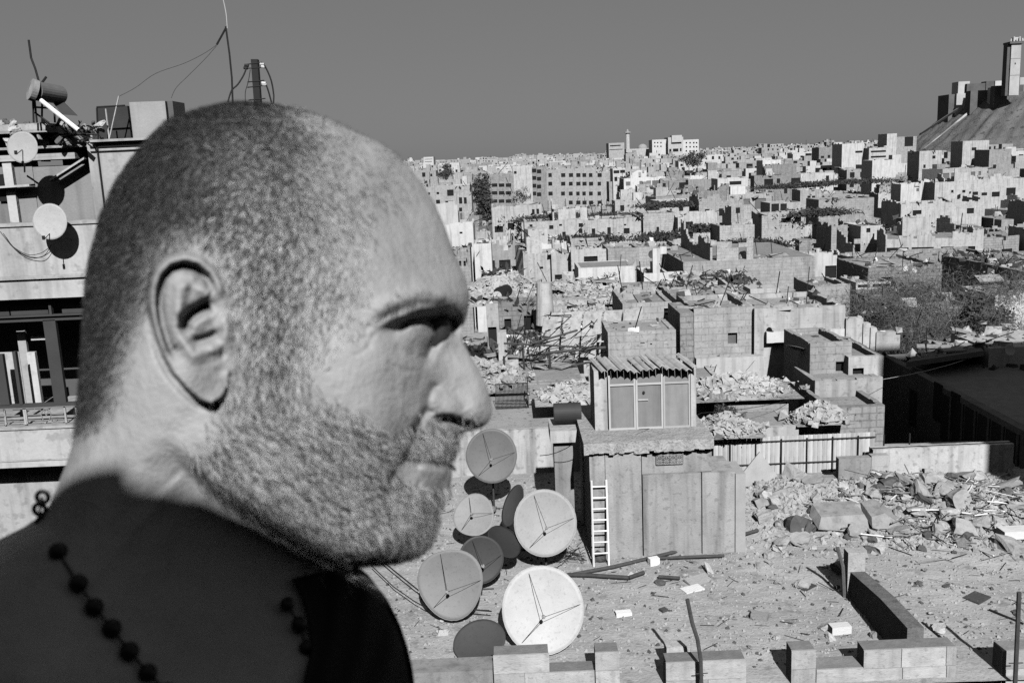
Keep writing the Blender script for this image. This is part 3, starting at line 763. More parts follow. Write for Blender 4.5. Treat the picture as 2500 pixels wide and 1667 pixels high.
# pebbles and crumbs
def crumbs(name, n, xs, ys, smin, smax, mat, seed, dens=None):
    r = np.random.default_rng(seed); x = r.uniform(xs[0], xs[1], n); y = r.uniform(ys[0], ys[1], n)
    if dens is not None:
        k = r.random(n) < dens(x, y); x, y = x[k], y[k]; n = len(x)
    s = smin * (smax / smin) ** (r.random(n) ** 2.2); z = terr(x, y)
    b_ = np.array([(-.5, -.4, -.2), (.5, -.45, -.2), (.45, .4, -.2), (-.4, .5, -.2), (-.2, -.1, .4), (.25, .12, .35)])
    f_ = np.array([(0, 1, 4), (1, 5, 4), (1, 2, 5), (2, 3, 5), (3, 4, 5), (3, 0, 4)])
    a = r.uniform(0, 6.28, n); c, q = np.cos(a), np.sin(a)
    vx = b_[None, :, 0] * c[:, None] - b_[None, :, 1] * q[:, None] + r.normal(0, .09, (n, 6)); vy = b_[None, :, 0] * q[:, None] + b_[None, :, 1] * c[:, None] + r.normal(0, .09, (n, 6)); vz = np.repeat(b_[None, :, 2], n, 0) * r.uniform(.5, 1.3, (n, 1)) + r.normal(0, .08, (n, 6))
    vs = np.stack([vx * s[:, None] + x[:, None], vy * s[:, None] + y[:, None], vz * s[:, None] + z[:, None] + .12 * s[:, None]], -1).reshape(-1, 3)
    fs = (f_[None] + np.arange(n)[:, None, None] * 6).reshape(-1, 3)
    o = np_mesh(name, vs, fs, mat, False); tag(o, 'small stones and crumbs of plaster strewn over the terrace', 'gravel', kind='stuff'); return o
crumbs('gravel', 26000, (-4, 18), (20.3, 34.5), .012, .11, surf('crumb_pale', .36, .3, 8, 0), 1)
crumbs('rubble', 30000, (6, 19), (26.0, 34), .035, .24, surf('crumb_mid', .38, .35, 3, .3), 2, lambda x, y: np.clip(heap(x, y) * 2.4 + .05, 0, 1))
crumbs('debris', 3500, (-4, 18), (20.3, 34), .02, .13, surf('crumb_dark', .07, .35, 8, 0), 3)
# twigs, rods and splinters
def sticks(name, n, gen, rr, mat, seed, label):
    r = random.Random(seed); mb = MB()
    for _ in range(n):
        x, y, l, z = gen(r); a = r.uniform(0, 6.28); e = r.uniform(-.10, .14)
        p = V((x, y, z)); q = p + V((math.cos(a), math.sin(a) * .8, e)) * l
        mb.bar(p, q, rr * r.uniform(.6, 1.6), 4)
    o = mb.build(name, mat); tag(o, label, 'debris', kind='stuff'); return o
def g1(r):
    x, y = r.uniform(-3, 17), r.uniform(20.5, 33); return x, y, r.uniform(.15, .7), float(terr(x, y)) + .03
def g2(r):
    x, y = r.gauss(14.0, 1.7), r.gauss(28.7, 1.3); return x, y, r.uniform(.2, 1.0), float(terr(x, y)) + r.uniform(.0, .16)
sticks('dark_twigs', 240, g1, .008, BLACK, 4, 'thin dark twigs and wires scattered over the terrace')
sticks('broken_laths', 330, g2, .018, surf('lath', .22, .5, 3, 0), 5, 'tangle of broken laths and rods on the rubble heap')
sticks('pale_laths', 60, g2, .02, surf('pale_lath', .62, .2, 3, 0), 6, 'pale split laths sticking out of the rubble heap')
sticks('dark_rods', 160, g2, .016, BLACK, 8, 'dark bent rods in the rubble heap')

# ------------------------------------------------------------------ crenellated block parapet along the near edge
BLK = surf('parapet_stone', .40, .26, 1.6, .4, 18, streak=.25, spots=.25)
def parapet(xl, xr, yt, Y, th, label, zb=-3.2, rows=None, ytr=None):
    A, B = AT(xl, yt, Y), AT(xr, yt, Y); zt = A.z; t = thing('parapet_block_wall', (A.x, Y, zb), label, 'parapet', 'stretches of the stone parapet')
    L_ = B.x - A.x; H = zt - zb; hrow = .46
    core = MB().box((.02, .02, 0), (L_ - .02, th, H - .012)); core.build('core', surf('parapet_side', .2, .3, 3, .5, 20), t)
    z = H; k = 0
    while z > .05:
        z0 = max(0, z - hrow); x = 0; off = (.35 if k % 2 else 0)
        while x < L_ - .02:
            x1 = min(L_, x + rnd.uniform(.75, 1.35) - off); off = 0
            if L_ - x1 < .2: x1 = L_
            m_ = link('block', UNITB, None, t, (x + .006, rnd.uniform(-.012, .004), z0 + .006)); m_.scale = (x1 - x - .012, .05, z - z0 - .012)
            x = x1
        z = z0; k += 1
    return t
UNITB = MB().box((0, 0, 0), (1, 1, 1)).mesh('block'); UNITB.materials.append(BLK)
parapet(1203, 1341, 1600, 19.5, .45, 'stone parapet block with a dark vertical pipe mark, in front of the big white dish')
parapet(1452, 1512, 1592, 19.5, .45, 'narrow stone parapet block beside the square dark niche')
parapet(1625, 1822, 1617, 19.5, .45, 'low stone parapet with a loose block and a thin iron mast in front')
parapet(1932, 1993, 1588, 19.5, .45, 'stone parapet end with a notch beside it, near the partition wall')
parapet(2109, 2336, 1587, 19.5, .45, 'widest stone parapet stretch, just past the dark partition wall')
parapet(2448, 2560, 1588, 19.5, .45, 'stone parapet block behind the tall iron mast')
parapet(1993, 2109, 1634, 19.5, .55, 'low notched parapet sill with a dark slot behind it')
parapet(1341, 1452, 1641, 19.5, .45, 'low parapet sill holding the square dark niche')
A = AT(940, 1640, 19.5); B = AT(1203, 1640, 19.5)
lg = MB().box((A.x - 8, 19.4, -.45), (B.x, 20.0, A.z)).build('ledge', CONC); tag(lg, "low concrete ledge running behind the man's shoulder to the first parapet block", 'ledge')
sw_ = MB().box((-14, 19.26, -6), (24, 19.345, -.15)).build('facade_wall', STONE); tag(sw_, 'stone wall face under the parapet, below the terrace edge', 'wall')
ib_ = link('stone_block', UNITB, None, None, G(1628, 1612, .35)); ib_.scale = (.55, .3, .33); ib_.rotation_euler.z = .05
tag(ib_, 'small square pale block sitting on the low parapet beside the iron mast', 'block')

# sloping partition wall and its post
P0 = G(2070, 1462, 0); t = thing('partition_wall', P0, 'dark sloping garden wall running across the terrace from a pale post', 'wall')
pl = [V((.05, 0, 0)), V((.05, 0, .78)), V((.1, -1.9, .95)), V((.1, 19.97 - P0.y, 1.0)), V((.1, 19.97 - P0.y, 0))]
MB().prism(pl, (.38, 0, 0)).build('wall', surf('wall_shade_stone', .16, .5, 4, .8, 20, spots=.4), t)  # dark colour carries the shade on the wall's left face
MB().box((-.02, 0, 0), (.44, .34, 1.32)).build('post', surf('post_stone', .36, .3, 3, .5, 20, spots=.3), t)
bp_ = MB().bar((-.06, .1, 0), (-.12, .1, .9), .05, 6).bar((-.12, .1, .9), (-.28, .1, 1.45), .05, 6).build('leaning_board', WOOD, None, P0); tag(bp_, 'dark bent board leaning against the pale post of the partition wall', 'board')

# iron masts at the parapet
def mast(pts, Y, r, label, cross=None):
    P = [AT(px, py, Y) for px, py in pts]; t = thing('iron_mast', P[-1], label, 'mast')
    mb = MB().tube([p - P[-1] for p in P], r, 7); mb.build('pole', RUST, t)
    if cross:
        a, b_ = AT(cross[0], cross[1], Y) - P[-1], AT(cross[2], cross[3], Y) - P[-1]; MB().bar(a, b_, .012, 5).build('crossbar', BLACK, t)
mast([(1678,1462),(1690,1520),(1703,1560),(1711,1610),(1713,1680)], 19.2, .045, 'bent iron mast with a short crossbar, rising before the low parapet', (1697,1644,1728,1642))
mast([(2488,1445),(2484,1540),(2477,1690)], 19.1, .05, 'tall straight iron mast with a small crossbar by the last parapet block', (2463,1618,2498,1617))
# ================================================================== dishes
DISHM = {k: surf('dish_' + k, g, .12, 2.5, .05, 30, .55, spots=.14) for k, g in (('white', .46), ('pale', .36), ('grey', .22), ('mid', .14), ('dark', .07), ('black', .03))}
def dish_mesh(depth=.16, seg=48, rings=10, wob=0.0, seed=0):
    r_ = random.Random(seed); ph = r_.uniform(0, 6)
    vs = []; fs = []
    for side_ in (0, 1):
        o0 = len(vs)
        vs.append((0, 0, -.008 * side_))
        for i in range(1, rings + 1):
            q = i / rings
            for j in range(seg):
                a = 2 * math.pi * j / seg; k = 1 + wob * math.sin(3 * a + ph) * q
                vs.append((math.cos(a) * q * k, math.sin(a) * q * k * 1.06, depth * q * q + wob * .6 * q * q * math.sin(2 * a + ph) - .008 * side_))
        for j in range(seg):
            j2 = (j + 1) % seg; f = (o0, o0 + 1 + j, o0 + 1 + j2); fs.append(f if side_ == 0 else f[::-1])
            for i in range(rings - 1):
                a0, b0 = o0 + 1 + i * seg, o0 + 1 + (i + 1) * seg; f = (a0 + j, b0 + j, b0 + j2, a0 + j2); fs.append(f if side_ == 0 else f[::-1])
        if side_ == 1:
            e0, e1 = 1 + (rings - 1) * seg, o0 + 1 + (rings - 1) * seg
            for j in range(seg): fs.append((e0 + j, e1 + j, e1 + (j + 1) % seg, e0 + (j + 1) % seg))
    me = bpy.data.meshes.new('reflector'); me.from_pydata(vs, [], fs); me.polygons.foreach_set('use_smooth', [True] * len(fs)); me.update(); return me
def dish(px, py, rpx, Y, tone, label, look=(0.05, -1, .55), wob=0.008, foot=True, lift=None, arms=3, zf=None, seed=0, name='satellite_dish', depth=.16, spin=0.0):
    """look = direction the dish faces; rpx = radius in photo pixels"""
    C_ = AT(px, py, Y); R = rpx * (C_ - CAM).dot(fw) / F; zf_ = terr(C_.x, C_.y) if zf is None else zf
    t = thing(name, (C_.x, C_.y, C_.z), label, 'satellite dish', 'satellite dishes')
    lk = V(look).normalized(); q = lk.to_track_quat('Z', 'Y').to_matrix().to_4x4() @ Matrix.Rotation(spin, 4, 'Z')
    me = dish_mesh(depth, wob=wob, seed=seed); me.materials.append(DISHM[tone])
    o = link('reflector', me, None, t, (0, 0, 0)); o.rotation_euler = q.to_euler(); o.scale = (R, R, R)
    rimm = MB(); pr = None
    for j in range(37):
        a = 2 * math.pi * j / 36; k = 1 + wob * math.sin(3 * a + random.Random(seed).uniform(0, 6))
        p = q @ V((math.cos(a) * R * k, math.sin(a) * R * k * 1.06, R * (depth + wob * .6 * math.sin(2 * a + random.Random(seed).uniform(0, 6)))))
        if pr is not None: rimm.bar(pr, p, .009 * max(R, .5), 4)
        pr = p
    rimm.build('rim', DISHM[tone], t)
    if arms:
        f_ = q @ V((0, -.12 * R, .78 * R)); am = MB()
        for a in ((-2.2, .1, 1.9)[:arms] if arms < 4 else ()):
            am.bar(q @ V((math.cos(a) * R * .93, math.sin(a) * R * .93, R * depth * .9)), f_, .007, 4)
        am.build('feed_arm', BLACK, t); MB().bar(f_, q @ V((0, -.12 * R, .68 * R)), .035, 8).bar(q @ V((0, -.12 * R, .70 * R)), q @ V((0, -.12 * R, .66 * R)), .05, 8).build('feed_horn', CONC, t)
    if foot:
        b_ = q @ V((0, 0, -.05 * R)); mb = MB().bar(b_, (b_.x, b_.y + .15, zf_ - C_.z - .05), .035, 7)
        mb.bar((b_.x - .35, b_.y + .15, zf_ - C_.z + .03), (b_.x + .35, b_.y + .15, zf_ - C_.z + .03), .025, 5).bar((b_.x, b_.y - .2, zf_ - C_.z + .03), (b_.x, b_.y + .5, zf_ - C_.z + .03), .025, 5)
        mb.build('stand', RUST, t)
    return t
dish(1325, 1487, 99, 21.6, 'white', 'largest white dish standing on the terrace just behind the stone parapet', (0.0, -1, .42), seed=1)
dish(1102, 1421, 80, 23.2, 'grey', 'grey dented dish with a bent rim beside the white dish', (-.1, -1, .25), .05, seed=2)
dish(1172, 1364, 56, 24.8, 'dark', 'small dark dish half hidden behind the dented grey dish', (.2, -1, .15), seed=3)
dish(1330, 1275, 76, 26.0, 'pale', 'pale grey dish on a thin stand close to the concrete hut', (.05, -1, .32), seed=4)
dish(1158, 1259, 50, 27.6, 'grey', 'tilted oval dish with debris piled on its rim', (-.15, -1, .8), .03, seed=5)
dish(1200, 1112, 62, 31.0, 'mid', 'dark grey round dish hung against the terrace back wall', (0.02, -1, .28), seed=6, lift=1)
dish(1258, 1236, 50, 27.4, 'dark', 'dark dish turned away behind the pale grey dish', (-1, -.35, .55), seed=7, arms=0)
dish(1228, 1325, 44, 25.6, 'black', 'black dish lying on its edge behind the small dark dish', (.6, -.5, .9), seed=8, arms=0, foot=False)
dish(1172, 1570, 64, 21.5, 'dark', 'dark dish lying flat on the rubble beside the parapet', (-.1, -.35, 1), seed=9, arms=0, foot=False)

# ------------------------------------------------------------------ concrete hut with the metal shed on top
A, B = G(1446, 1366, 0), G(1828, 1349.5, 0)
zt = A.z + (AT(1434, 1100, A.y).z)
fr = (B - A); angh = math.atan2(fr.y, fr.x); LH = fr.length
HUT = thing('concrete_hut', A, 'square concrete hut with a thick ragged roof slab and white ladder against it', 'hut', None, angh)
Mh = Matrix.Rotation(-angh, 4, 'Z') @ Matrix.Translation(-A)
nh = V((-math.sin(angh), math.cos(angh), 0))
def hl(px, py, off=0.0):
    r = ray(px, py); k = (A + nh * off - CAM).dot(nh) / r.dot(nh); q = Mh @ (CAM + r * k); return q.x, q.z
HW1 = surf('hut_render', .30, .25, 1.4, .5, 24, streak=.45, spots=.25)
xs_ = hl(1820, 1250)[0]; zT = hl(1434, 1105)[1]
xmid = hl(1740, 1150)[0]; zlow = hl(1700, 1155)[1]
x1_ = hl(1478, 1150)[0]; x2_ = hl(1568, 1200)[0]; x3_ = hl(1714, 1220)[0]
def panel(nm, x0, x1, z0, z1, y0, y1, mat=HW1): return MB().box((x0, y0, z0), (x1, y1, z1)).build(nm, mat, HUT)
panel('wall_panel', 0.0, x1_ - .01, 0, zT, .05, 4.0); panel('wall_panel', x1_, x2_ - .02, 0, zT, 0.0, 4.0)
panel('wall_panel', x2_ + .02, x3_ - .02, 0, zlow, .02, 2.2); panel('wall_panel', x2_ + .02, xmid, zlow + .004, zT, .14, 4.0)
panel('wall_panel', x3_ + .02, hl(1795, 1230)[0], 0, zlow - .02, .06, 1.6)
panel('wall_panel', hl(1795, 1230)[0] + .01, xs_, 0, zlow - .08, .0, 1.2, surf('hut_render2', .34, .15, 3, .3))
ol = hl(1425, 1110)[0]
# ragged roof slab
rs = random.Random(3); pts = []; n_ = 26; xe_ = hl(1742, 1090)[0]
for i in range(n_ + 1): pts.append((ol + (xe_ - ol) * i / n_, -.13 + rs.uniform(-.06, .06)))
mb = MB(); zb_, zu_ = zT - .02, zT + .30
for i in range(n_):
    (xa, ya), (xb, yb) = pts[i], pts[i + 1]; za, zb2 = zb_ + rs.uniform(-.06, .04), zu_
    mb.add([(xa, ya, za), (xb, yb, za), (xb, 4.3, za), (xa, 4.3, za), (xa, ya + .04, zb2), (xb, yb + .04, zb2), (xb, 4.3, zb2), (xa, 4.3, zb2)], [(0, 1, 5, 4), (1, 2, 6, 5), (2, 3, 7, 6), (3, 0, 4, 7), (4, 5, 6, 7), (3, 2, 1, 0)])
mb.build('roof_slab', surf('slab_rubble', .40, .3, 2.5, .9, 14, spots=.4, dist=.05), HUT)
# perforated vent of lattice blocks
vx0, vz0 = hl(1604, 1136); vx1, vz1 = hl(1668, 1104); vm = MB()
cw, chh = (vx1 - vx0) / 4, (vz1 - vz0) / 2
MB().box((vx0, .10, vz0), (vx1, .138, vz1)).build('vent_back', DARKS, HUT)
for i in range(4):
    for j in range(2):
        x, z = vx0 + i * cw, vz0 + j * chh; c = MB()
        for (a, b_) in (((0, 0), (1, 1)), ((0, 1), (1, 0)), ((.5, 0), (.5, 1)), ((0, .5), (1, .5)), ((0, 0), (1, 0)), ((0, 0), (0, 1)), ((1, 0), (1, 1)), ((0, 1), (1, 1))):
            c.bar((x + a[0] * cw, .085, z + a[1] * chh), (x + b_[0] * cw, .085, z + b_[1] * chh), .022, 4)
        c.build('vent_block', CONC, HUT)
# shed
sx0, sz0 = hl(1487, 1058, 1.2); sx1, sz1 = hl(1686, 1046, 1.2); _, sztop = hl(1486, 905, 1.2)
zfl = zu_; shy = 1.2
SH = thing('metal_shed', (Matrix.Translation(A) @ Matrix.Rotation(angh, 4, 'Z')) @ V((sx0, shy, zfl)), 'grey metal-panelled shed under a wavy corrugated roof, standing on the concrete hut', 'shed', None, angh)
sl = sx1 - sx0; shh = sztop - zfl
wq = MB(); wq.box((-.42, .02, 0), (-.03, 1.3, shh)); wq.box((sl + .02, .02, 0), (sl + .18, 1.3, shh)); wq.box((-.42, 1.3, 0), (sl + .18, 1.5, shh)); wq.build('side_wall', PLAIN, SH)
zt_ = hl(1500, 940, 1.2)[1] - zfl
for k in range(3):
    x0, x1 = k * sl / 3, (k + 1) * sl / 3
    d = MB().box((x0 + .06, .03, .06), (x1 - .06, .05, zt_ - .03)).build('door_panel' if k != 1 else 'door', METAL, SH)
    MB().box((x0 + .06, .03, zt_ + .03), (x1 - .06, .05, shh - .02)).build('transom', surf('transom', .2, .15), SH)
    fm = MB()
    for (a, b_) in (((x0 + .005, -.02, 0), (x0 + .06, .04, shh)), ((x1 - .06, -.02, 0), (x1 - .005, .04, shh))): fm.box(a, b_)
    fm.box((x0 + .06, -.02, .0), (x1 - .06, .028, .06)).box((x0 + .06, -.02, zt_ - .03), (x1 - .06, .028, zt_ + .03))
    fm.build('frame', surf('shed_frame', .42, .1, 3, 0, 60, .5), SH)
    if k == 1:
        MB().box((x0 + .07, -.02, .9), (x0 + .38, .03, .94)).build('handle', LMETAL, d); MB().bar((x0 + .25, -.03, 1.15), (x0 + .25, .03, 1.15), .04, 8).build('lock', BLACK, d)
# corrugated roof of separate sheets
nr_ = 15; xa0 = hl(1468, 905, .8)[0] - sx0; xa1 = hl(1706, 900, .8)[0] - sx0
for k in range(nr_):
    x0 = xa0 + (xa1 - xa0) * k / nr_; x1 = xa0 + (xa1 - xa0) * (k + 1) / nr_ - .012; zz = shh + .06 + .05 * math.sin(k * .9) + .03 * math.sin(k * 2.3); c = MB(); m_ = 6
    vs = []; fs = []
    for i in range(m_ + 1):
        u = i / m_; x = x0 + (x1 - x0) * u; hz = .06 * math.sin(math.pi * u)
        sl_ = rnd.uniform(-.01, .01); vs += [(x, -.42 + sl_, zz + hz), (x - .22, 1.15 + sl_ * 6, zz + hz + .07), (x, -.42 + sl_, zz + hz - .02), (x - .22, 1.15 + sl_ * 6, zz + hz + .05)]
    for i in range(m_):
        a = i * 4; fs += [(a, a + 4, a + 5, a + 1), (a + 2, a + 3, a + 7, a + 6), (a, a + 2, a + 6, a + 4), (a + 1, a + 5, a + 7, a + 3)]
    c.add(vs, fs).build('roof_sheet', surf('corrugated', .42, .2, 3, .1, 40, .7, streak=.3), SH)
# ladder
a0, b0 = hl(1446, 1362, -.5), hl(1448, 1180, -.05)
Wm = Matrix.Translation(A) @ Matrix.Rotation(angh, 4, 'Z')
lx0, lz0 = hl(1449, 1358, -.55); lx1, _ = hl(1486, 1352, -.55); tx0, tz0 = hl(1444, 1172, -.04); tx1, _ = hl(1480, 1170, -.04)
LD = thing('ladder', Wm @ V((lx0, -.55, 0)), 'white ladder leaning on the front of the concrete hut', 'ladder', None, angh)
LM = surf('white_paint', .80, .05, 3, 0)
o_ = V((lx0, -.55, 0)); pb, qb, pt_, qt = V((lx0, -.55, .02)) - o_, V((lx1, -.55, .02)) - o_, V((tx0, -.04, tz0)) - o_, V((tx1, -.04, tz0)) - o_
MB().bar(pb, pt_, .028, 4).build('rail', LM, LD); MB().bar(qb, qt, .028, 4).build('rail', LM, LD)
for k in range(1, 8):
    u = .085 + k * .128 - .06
    MB().bar(pb.lerp(pt_, u), qb.lerp(qt, u), .026, 4).build('rung', LM, LD)
bk = stone(*(G(1467, 1368, 0).xy), .42, 'dark', 0, label='black lump lying at the foot of the white ladder', group=None)
stone(*(G(1530, 1352, 0).xy), .3, 'dark', 1, label='dark stone on the ground right of the ladder foot', group=None)

# ------------------------------------------------------------------ water drum on its plinth, posts
def boxpx(name, xl, xr, yt, yb, Y, dep, mat, label, cat, zb=None, yaw=0.0, parent=None):
    A_, B_ = AT(xl, yt, Y), AT(xr, yt, Y); z0 = zat(xl, yb, Y) if zb is None else zb
    o = MB().box((0, 0, 0), (B_.x - A_.x, dep, A_.z - z0)).build(name, mat, parent, (A_.x, Y, z0), rotz=yaw); tag(o, label, cat); return o
Yt = 29.5
c0, c1 = AT(1352, 1008, Yt), AT(1418, 1006, Yt)
R_ = 24 * (c0 - CAM).dot(fw) / F
tk = MB().bar((0, 0, 0), (c1.x - c0.x, .0, 0), R_, 32).build('water_drum', surf('black_drum', .045, .15, 4, .05, 40, .6), None, c0, smooth=False); tag(tk, 'black horizontal water drum lying on a plinth left of the metal shed', 'water tank')
boxpx('plinth_slab', 1343, 1414, 1052, 1082, Yt - .6, 1.4, PLAST, 'thick pale slab under the black water drum', 'slab')
boxpx('plinth_post', 1352, 1398, 1082, 1190, Yt - .35, .8, CONC, 'concrete post carrying the slab of the water drum', 'post', zb=0.0)
# terrace back wall and platform behind it
A_, B_ = G(990, 1170, 0), G(1400, 1152, 0)
bw_ = House('terrace_back_wall', A_, (B_.x + 1.2, B_.y, 0), zat(1200, 1052, A_.y), 0, 9.0, PLAIN, 'long pale wall closing the terrace behind the dishes, stained dark along its top', 'wall', par=.02)
zp = zat(1200, 1052, A_.y)
# ------------------------------------------------------------------ bird-cage shaped iron grille
CX = AT(1212, 1010, 38.0); CX.z = zp
cg = thing('iron_cage', CX, 'low iron cage of thin vertical bars on the platform above the round dark dish', 'cage')
W_, D_, H_ = 1.35, 1.1, 1.05; 
for k in range(26):
    x = W_ * k / 25; MB().bar((x, 0, 0), (x, 0, H_), .012, 4).build('bar', BLACK, cg)
for k in range(9):
    y = D_ * k / 8; MB().bar((W_, y, 0), (W_, y, H_), .010, 4).build('bar', BLACK, cg)
for z in (0, H_): 
    MB().bar((0, 0, z), (W_, 0, z), .02, 4).bar((W_, 0, z), (W_, D_, z), .02, 4).build('rail', BLACK, cg)
# ------------------------------------------------------------------ ribbed metal fence
fy = 33.5; FA, FB = AT(1742, 1085, fy), AT(2135, 1092, fy)
zf0, zf1 = 0.0, zat(1800, 1068, fy)
fen = thing('metal_fence', (FA.x, fy, 0), 'pale ribbed sheet-metal fence with dark posts and rails beside the concrete hut', 'fence')
nsh = 34; wsh = (FB.x - FA.x) / nsh
for k in range(nsh):
    x0 = k * wsh
    MB().add([(x0 + .004, 0, 0), (x0 + wsh * .45, -.035, 0), (x0 + wsh * .9, -.035, 0), (x0 + wsh - .004, 0, 0), (x0 + .004, 0, zf1), (x0 + wsh * .45, -.035, zf1), (x0 + wsh * .9, -.035, zf1), (x0 + wsh - .004, 0, zf1)], [(0, 1, 5, 4), (1, 2, 6, 5), (2, 3, 7, 6)]).build('sheet', LMETAL, fen)
for z in (zf1 - .18, zf1 - 1.05): MB().bar((0, -.07, z), (FB.x - FA.x, -.07, z - .0), .03, 5).build('rail', BLACK, fen)
for k in range(8):
    x = .6 + k * .95; MB().bar((x, -.08, 0), (x, -.08, zf1 - .1), .03, 5).build('post', BLACK, fen)
# ------------------------------------------------------------------ plastered garden walls at the back of the heap
housepx('garden_wall', 2132, 2475, 1098, 32.6, .4, surf('stained_wall', .50, .25, 1.0, .4, 20, streak=.5, spots=.3), 'long plastered wall behind the rubble heap, its far half in shadow', cat='wall', zbot=0, par=.0)
boxpx('wall_piece', 2048, 2127, 1120, 1200, 32.0, .3, CONC, 'broken grey wall panel standing above the pile of pale blocks', 'wall', zb=0.2)
boxpx('wall_piece', 2128, 2171, 1113, 1195, 32.2, .3, PLAST, 'narrow pale wall stub against the long plastered wall', 'wall', zb=0.2)
boxpx('wall_piece', 1966, 2040, 1168, 1235, 31.6, .3, CONC, 'low concrete slab standing behind the broken slabs', 'wall', zb=0.2)
def slabpoly(pts, Y, th, mat, name, label, cat='slab', tilt=0.0):
    lowp = max(pts, key=lambda q: q[1]); Y = min(Y, G(lowp[0], lowp[1], .12).y); P = [AT(px, py, Y + tilt * (lowp[1] - py)) for px, py in pts]; C_ = sum(P, V()) / len(P)
    o = MB().prism([p - C_ for p in P], th).build(name, mat, None, C_); tag(o, label, cat); return o
slabpoly([(1842,1222),(1868,1210),(1905,1195),(1935,1188),(1955,1200),(1966,1215),(1964,1250),(1930,1262),(1880,1255),(1850,1240)], 30.8, (0, .35, -.1), CONC, 'concrete_slab', 'large rounded broken concrete slab lying right of the hut', tilt=.012)
slabpoly([(1805,1165),(1855,1103),(1898,1160),(1840,1213)], 31.4, (0, .06, 0), surf('bent_sheet', .19, .2, 2, .1, 40, .5, metal=.2), 'metal_sheet', 'bent diamond-shaped metal sheet tilted up beside the hut', 'metal sheet', tilt=.006)
slabpoly([(2005,1262),(2110,1255),(2125,1280),(2120,1300),(1998,1292)], 29.2, (0, .9, .12), CONC, 'concrete_slab', 'flat concrete slab lying across the heap below the broken wall panel', tilt=.01)
slabpoly([(2128,1262),(2160,1252),(2215,1290),(2198,1306),(2130,1288)], 29.0, (0, .9, .15), CONC, 'concrete_slab', 'sloping concrete slab next to the flat slab on the heap', tilt=.01)
slabpoly([(2062,1240),(2118,1232),(2112,1262),(2064,1258)], 30.0, (0, .6, .1), STONE2, 'stone_slab', 'short stone slab wedged under the pile of pale blocks', tilt=.01)
for kb_, (px, py, s) in enumerate(((2090,1192,.5),(2108,1180,.62),(2075,1215,.5),(2100,1210,.6),(2122,1195,.45),(2120,1220,.55),(2060,1205,.4),(2140,1235,.5),(2085,1232,.5))):
    P = AT(px, py, 31.0 - (py - 1180) * .018); o = link('masonry_block', CH['pale'][rnd.randrange(5)], None, None, P); o.scale = (s, s, s * .8); o.rotation_euler = (rnd.uniform(-.6, .6), rnd.uniform(-.6, .6), rnd.uniform(0, 6)); tag(o, ('small pale block at the upper left of the pile under the broken wall panel', 'largest pale block, on top of the pile beside the wall stub', 'pale block at the left shoulder of the small block pile', 'pale block in the very middle of the small block pile', 'pale block touching the foot of the narrow wall stub', 'wide pale block at the right flank of the small block pile', 'smallest pale block, apart on the left of the block pile', 'lowest pale block, rolled out to the right of the pile', 'pale block at the bottom of the pile above the stone slab')[kb_], 'block', 'pile of pale blocks')
for kb_, (px, py, s) in enumerate(((1935,1150,.75),(1955,1175,.7),(1925,1175,.5),(1912,1185,.4))):
    P = AT(px, py, 31.6); o = link('masonry_block', CH['mid'][rnd.randrange(5)], None, None, P); o.scale = (s * .7, s * .5, s); o.rotation_euler = (rnd.uniform(-.4, .4), rnd.uniform(-.4, .4), rnd.uniform(0, 6)); tag(o, ('tallest upright grey stone behind the rounded broken slab', 'upright grey stone at the right end of the rounded broken slab', 'middle grey stone leaning behind the rounded broken slab', 'smallest grey stone by the tip of the bent metal sheet')[kb_], 'block', 'stones leaning behind the rounded slab')
# long pipes on the terrace
def pipe(pts, r, label, mat=RUST, z=.1, name='pipe', cat='pipe'):
    P = [G(px, py, z) for px, py in pts]; P = [V((p.x, p.y, float(terr(p.x, p.y)) + z)) for p in P]
    o = MB().tube([p - P[0] for p in P], r, 7).build(name, mat, None, P[0]); tag(o, label, cat); return o
pipe([(1355,1408),(1500,1382),(1640,1350),(1760,1322),(1850,1298)], .055, 'long dark pipe lying along the foot of the concrete hut')
pipe([(1580,1366),(1680,1362),(1768,1358)], .045, 'short dark pipe beside the pale brick on the terrace')
pipe([(1385,1402),(1440,1404),(1535,1410),(1572,1398)], .06, 'bent dark pipe running behind the white dish')
pipe([(1608,1408),(1660,1412)], .05, 'stub of dark pipe beside the broken tile')
pipe([(900,1340),(960,1390),(1030,1445),(1080,1480),(1200,1490)], .02, 'thin dark cable sagging in front of the dented grey dish', BLACK, .35, 'cable', 'cable')
pipe([(905,1378),(960,1430),(1010,1465),(1060,1495)], .015, "thin black cable hanging near the man's collar", BLACK, .3, 'cable', 'cable')
pipe([(2415,1485),(2498,1520)], .03, 'dark rod lying on the dust behind the tall iron mast', BLACK, .03, 'rod', 'rod')
pipe([(2252,1519),(2310,1565)], .025, 'thin dark rod pointing to the widest parapet stretch', BLACK, .03, 'rod', 'rod')
# bricks, tiles and boards one can tell apart
def brick(px, py, sx, sy, sz, tone, label, rz=0.0, name='brick', cat='brick', tilt=0.0):
    P = G(px, py, 0.0); o = link(name, MB().box((-.5, -.5, 0), (.5, .5, 1)).mesh('brick'), tone, None, (P.x, P.y, float(terr(P.x, P.y)) - .01)); o.scale = (sx, sy, sz); o.rotation_euler = (tilt, 0, rz); tag(o, label, cat); return o
CP, CM, CD = surf('brick_white', .72, .1, 6, .3), surf('tile_mid', .32, .2, 6, .3), surf('tile_dark', .07, .3, 6, .3)
brick(1596, 1380, .3, .2, .22, CP, 'white brick at the end of the short dark pipe', .3)
brick(1522, 1500, .42, .22, .1, CP, 'flat white brick on open dust above the narrow parapet block', .1)
brick(1690, 1440, .6, .35, .05, CP, 'striped pale tile lying under the folded grey sheet', .4, 'tile', 'tile')
brick(2050, 1545, .5, .25, .22, CP, 'pale brick resting beside the dark partition wall', .1)
